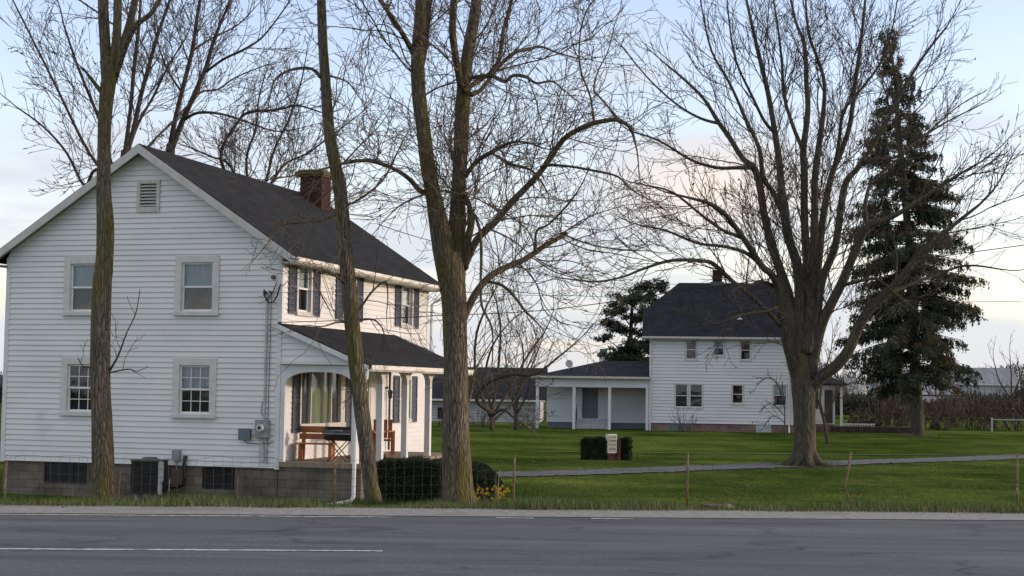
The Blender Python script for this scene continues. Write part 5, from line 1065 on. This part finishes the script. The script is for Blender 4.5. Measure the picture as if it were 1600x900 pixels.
# white fence rail far right
e = empty('rail_fence', (32, 104, gz(32, 104)), label='low pale rail fence running before the hedgerow at the right', cat='fence', off=(0, 0, 0))
A = MB(); A.box(0, 34, -.02, .02, .78, .84); A.build('rail', m_pvc, e)
for i in range(12):
    A = MB(); A.box(i*3-.05, i*3+.05, .021, .1, 0, .95); A.build('post', m_pvc, e)
# spruce
def conifer(name, label, trunk, Y, seed, nbr, m, h0, rmaxf, needles, bark, droop=.35, nsz=.09, lenscale=1.0, clump=None):
    Q, R_ = trace(trunk, Y); zg = gz(Q[0].x, Y); base = Vector((Q[0].x, Q[0].y, zg)); e = empty(name, base, off=base, label=label, cat='tree')
    Q[0].z = zg-.3; A = MB(); A.tube(Q, R_, 14, lump=.05); A.build('trunk', bark, e, smooth=True)
    r = random.Random(seed); g = np.random.default_rng(seed); S = []; NP = []; ND = []
    H = Q[-1].z-zg
    def at(z):
        for a, b in zip(Q, Q[1:]):
            if a.z <= z <= b.z: return a.lerp(b, (z-a.z)/(b.z-a.z+1e-9))
        return Q[-1].copy()
    for i in range(nbr):
        t = (i+r.random())/nbr; t = t**.85; z = zg+h0+(H-h0)*t; p = at(z)
        L = rmaxf(t)*r.uniform(.55, 1.1)*lenscale; az = r.uniform(0, 2*math.pi); d = Vector((math.cos(az), math.sin(az), .12-.1*(1-t))).normalized()
        n = max(3, int(L/.35)); pts = [p.copy()]
        for k in range(n):
            f_ = k/n; dd = (d+Vector((0, 0, -droop*f_*1.4+(.55*max(0, f_-.55))))).normalized(); q = pts[-1]+dd*(L/n); r0 = max(.01, .055*(1-f_)*(L/4+.2)); S.append((*pts[-1], *q, r0, r0*.85)); pts.append(q)
            # sub-branches hanging with needles
            if f_ > .18:
                for _ in range(int(3+3*(1-f_))):
                    sd = dd.cross(Vector((0, 0, 1))).normalized()*r.choice((-1, 1))*r.uniform(.3, 1)+dd*r.uniform(.2, .8)+Vector((0, 0, r.uniform(-.9, .0))); sd.normalize(); sl_ = r.uniform(.3, .95)*min(1, L/3)*(1-.4*f_)
                    e2 = q+sd*sl_; S.append((*q, *e2, .012, .008))
                    m_ = int(needles*sl_)
                    for _ in range(m_):
                        s_ = r.random(); NP.append(tuple(q.lerp(e2, s_)+Vector((r.gauss(0, .05), r.gauss(0, .05), -abs(r.gauss(0, .20)))))); ND.append((sd.x*.4, sd.y*.4, -.8))
    segmesh('branches', S, m_twig2, e)
    Pn, Dn = np.array(NP), np.array(ND); k = len(Pn); D_ = Dn+g.normal(0, .45, (k, 3)); D_ /= np.linalg.norm(D_, axis=1)[:, None]; sd = np.cross(D_, g.normal(size=(k, 3))); sd /= np.linalg.norm(sd, axis=1)[:, None]
    l = nsz*g.uniform(.6, 1.8, k)[:, None]; V = np.stack([Pn, Pn+D_*l*.5+sd*l*.22, Pn+D_*l, Pn+D_*l*.5-sd*l*.22], 1).reshape(-1, 3)-np.array(base)
    link('foliage', np_mesh('foliage', V, np.arange(4*k).reshape(-1, 4)), m, e, OFF[e.name]); print('CONIFER', k)
conifer('spruce_tree', 'tall ragged drooping spruce behind the maple at the right', [(1434, 676, 22), (1433, 640, 20), (1431, 600, 18), (1428, 500, 15), (1422, 400, 13), (1413, 300, 11), (1404, 200, 9), (1397, 110, 5), (1385, 45, 2)], 92, 91, 300, m_need, 2.9,
        lambda t: max(.6, 5.5*(1-t)**.80*(1.0 if t > .12 else .85)), 74, m_bark2, nsz=.125)
def pine(name, label, px, py, Y, clumps, seed, tw_=8):
    b = P(px, py, Y); zg = gz(b[0], Y); base = (b[0], Y, zg); e = empty(name, base, off=base, label=label, cat='tree')
    r = random.Random(seed); g = np.random.default_rng(seed); A = MB(); top = P(px+4, clumps[0][1], Y)
    A.tube([(b[0], Y, zg-.3), (b[0]-.1, Y, (zg+top[2])/2), (top[0], Y, top[2])], [.28, .2, .08], 10, lump=.05); A.build('trunk', m_bark3, e, smooth=True)
    S = []; PP = []
    for (cx, cy, w_, h_) in clumps:
        c = P(cx, cy, Y); dy = r.uniform(-1.5, 1.5); zz = max(zg+1.5, c[2]-1.2); o = (b[0], Y, zz); S.append((*o, c[0], Y+dy, c[2], .07, .03))
        ww, hh_ = w_*Y/F, h_*Y/F
        for _ in range(int(ww*hh_*8)+5):
            x, y, z = c[0]+r.gauss(0, ww*.26), Y+dy+r.gauss(0, ww*.3), c[2]+r.gauss(0, hh_*.25); S.append((c[0], Y+dy, c[2]-.2, x, y, z, .02, .01)); q = g.normal(0, 1, (60, 3))*np.array([.20, .20, .10])+np.array([x, y, z]); PP.append(q)
    segmesh('branches', S, m_twig2, e); Pn = np.concatenate(PP); k = len(Pn); a = g.normal(size=(k, 3))*.085; a[:, 2] = np.abs(a[:, 2]); c_ = g.normal(size=(k, 3))*.03
    V = np.stack([Pn-a, Pn+c_, Pn+a, Pn-c_], 1).reshape(-1, 3)-np.array(base); link('foliage', np_mesh('foliage', V, np.arange(4*k).reshape(-1, 4)), m_pine, e, OFF[e.name])
pine('pine_tree', 'dark clumpy pine showing above the porch roof left of the second house', 985, 660, 112,
     [(1010, 452, 40, 18), (985, 470, 55, 24), (1030, 448, 40, 16), (965, 485, 40, 20), (1000, 495, 60, 30), (948, 503, 30, 12), (975, 515, 40, 18), (1020, 480, 40, 30), (1000, 540, 70, 34), (1020, 520, 40, 40), (975, 548, 50, 18), (955, 558, 40, 12), (990, 560, 70, 16), (945, 530, 20, 8), (1010, 565, 60, 20)], 92)
# distant bare trees
fl = dict(seg=.8, rmin=.022, upb=.06, wander=.18, density=.8, maxlvl=3, ratio=.62)
for i, (x, Y, hpx, lb) in enumerate(((1322, 170, 45, 'pale distant bare tree over the far sheds right of the maple trunk'), (1300, 210, 60, 'hazy distant bare tree framed by the maple trunk and its lowest right limb'), (1365, 230, 60, 'hazy distant bare tree above the white tank'), (1462, 190, 70, 'distant bare tree just right of the spruce trunk'), (1580, 200, 90, 'distant bare tree at the right frame edge'), (905, 210, 45, 'faint distant bare tree above the open porch roof'), (700, 190, 60, 'distant bare tree behind the grey outbuilding by the thick trunk'), (1160, 150, 110, 'bare tree crown showing over the second house ridge beside its chimney'))):
    hp = hpx
    tree('distant_tree', lb, Y, [(x, 655, 5), (x, 655-hp*.3, 4), (x+1, 655-hp*.45, 3.4)] if i != 7 else [(x, 655, 6), (x, 560, 5), (x, 500, 5)],
         [[(x, 655-hp*.35, 3, 0), (x-hp*.2, 655-hp*.65, 2), (x-hp*.3, 655-hp, 1.3)], [(x, 655-hp*.35, 3, 0), (x+hp*.15, 655-hp*.7, 2), (x+hp*.25, 655-hp, 1.3)], [(x, 655-hp*.4, 3, 0), (x, 655-hp*.75, 2), (x-2, 655-hp*1.1, 1.3)]] if i != 7 else [[(x, 520, 4, 0), (x-20, 460, 3), (x-30, 425, 2)], [(x, 520, 4, 0), (x+5, 450, 3), (x+10, 405, 2)], [(x, 520, 4, 0), (x+30, 460, 3), (x+45, 430, 2)]],
         100+i, m_bark3, m_twig2, tw=fl, flare=0, sides=6, dens=1.3, group='bare trees on the horizon', endgrow=.9)
# ---------------------------------------------------------------- wire fence, stump, wires
q0 = P(804, 785, 26)
fe = empty('wire_fence', (q0[0], 26, gz(q0[0], 26)), off=(0, 0, 0), label='thin rusty wire mesh fence on slim wooden posts along the roadside verge', cat='fence')
OFF[fe.name] = (q0[0], 26, gz(q0[0], 26))
fps = [(10, 720), (188, 735), (265, 748), (372, 745), (524, 720), (804, 711), (1075, 706), (1330, 706), (1590, 708)]
tops = []
for i, (x, y) in enumerate(fps):
    t = P(x, y, 26); b = (t[0]+(.06 if i == 7 else .0), 26, gz(t[0], 26)); hgt = t[2]
    A = MB(); w_ = .009 if x in (188, 265, 372) else .021
    mid = (t[0]-(.10 if i == 7 else .01), 26, b[2]*.5+hgt*.5-.1)
    A.tube([(b[0], 26, b[2]-.2), mid, (t[0], 26, hgt)], [w_*1.1, w_, w_*.9], 8, lump=.12, seed=i); A.build('post', m_rust, fe, smooth=True)
A = MB(); x0, x1 = P(10, 700, 26)[0], P(1600, 700, 26)[0]
nn = 150
for k in range(6):
    zz = [.10, .22, .36, .50, .64, .78][k]; pts = []
    for i in range(nn+1):
        x = x0+(x1-x0)*i/nn; sag = .02*math.sin(i*.9+k)+.03*math.sin(i*.23); pts.append((x, 26, gz(x, 26)+zz+sag*(k/5)))
    A.tube(pts, .003, 3, cap=False)
for i in range(int((x1-x0)/.15)):
    x = x0+i*.15; A.tube([(x, 26, gz(x, 26)+.08), (x+.01*math.sin(i), 26, gz(x, 26)+.79+  .015*math.sin(i*1.1))], .0024, 3, cap=False)
A.build('wire_mesh', m_wire, fe)
q = P(1122, 786, 23.4); zg = gz(q[0], 23.4)
st = empty('tree_stump', (q[0], 23.4, zg), label='low weathered split tree stump in the verge grass', cat='stump')
A = MB(); A.tube([(-.08, 0, -.1), (-.08, 0, .07), (-.08, 0, .09)], [.2, .17, .16], 12, lump=.25, seed=3); A.build('stump_wood', mat('old_stump', (.13, .11, .085), (.06, .05, .04), scale=14, rough=.95, bump=.02), st)
A = MB(); A.tube([(.15, .0, -.1), (.15, 0, .06), (.16, 0, .1)], [.14, .11, .07], 10, lump=.35, seed=5); A.build('broken_side', m_rust, st)
def wire(name, label, pts, r=.012, sag=.3):
    A = MB(); Q = []
    for (a, b) in zip(pts, pts[1:]):
        for i in range(24):
            t = i/24; p = Vector(a).lerp(Vector(b), t); p.z -= sag*4*t*(1-t); Q.append(p)
    Q.append(Vector(pts[-1])); b0 = Q[0].copy(); A.tube(Q, r, 5); A.build(name, m_cable, off=tuple(b0), label=label, cat='cable')
a = h1w(-.05, -.08, 3.03)
wire('utility_cable', 'long black cable strung from the porch corner of the big house past the trunks', [a, P(700, 492, 36), P(860, 484, 35), P(1060, 455, 34), P(1300, 420, 33), P(1620, 380, 32)], .010, .02)
a = h1w(-.32, -.1, 3.78)
wire('utility_cable', 'upper thin service wire from the meter conduit crossing the side wall', [a, P(470, 455, 36), P(700, 455, 35), P(900, 462, 34), P(1250, 470, 33), P(1620, 470, 32)], .006, .03)
wire('utility_cable', 'thin slack wire sloping down from the leaning trunk toward the second house', [P(590, 350, 27), P(720, 385, 40), P(900, 445, 70), P(1020, 455, 90)], .008, .05)
A = MB(); A.tube([h1w(-.36, -.06, 3.72), h1w(-.42, -.12, 3.82), h1w(-.38, -.2, 3.7), h1w(-.25, -.2, 3.5), h1w(-.12, -.2, 3.52), h1w(-.02, -.2, 3.7), h1w(.1, -.3, 3.95)], .02, 6); A.tube([h1w(-.40, -.1, 3.78), h1w(-.3, -.25, 3.55), h1w(-.12, -.25, 3.75), h1w(-.05, -.2, 4.0)], .015, 6)
b0 = h1w(-.36, -.06, 3.72); A.build('service_drop', m_cable, off=tuple(b0), label='looped black service cables hanging at the top of the meter conduit', cat='cable')
print('DONE')
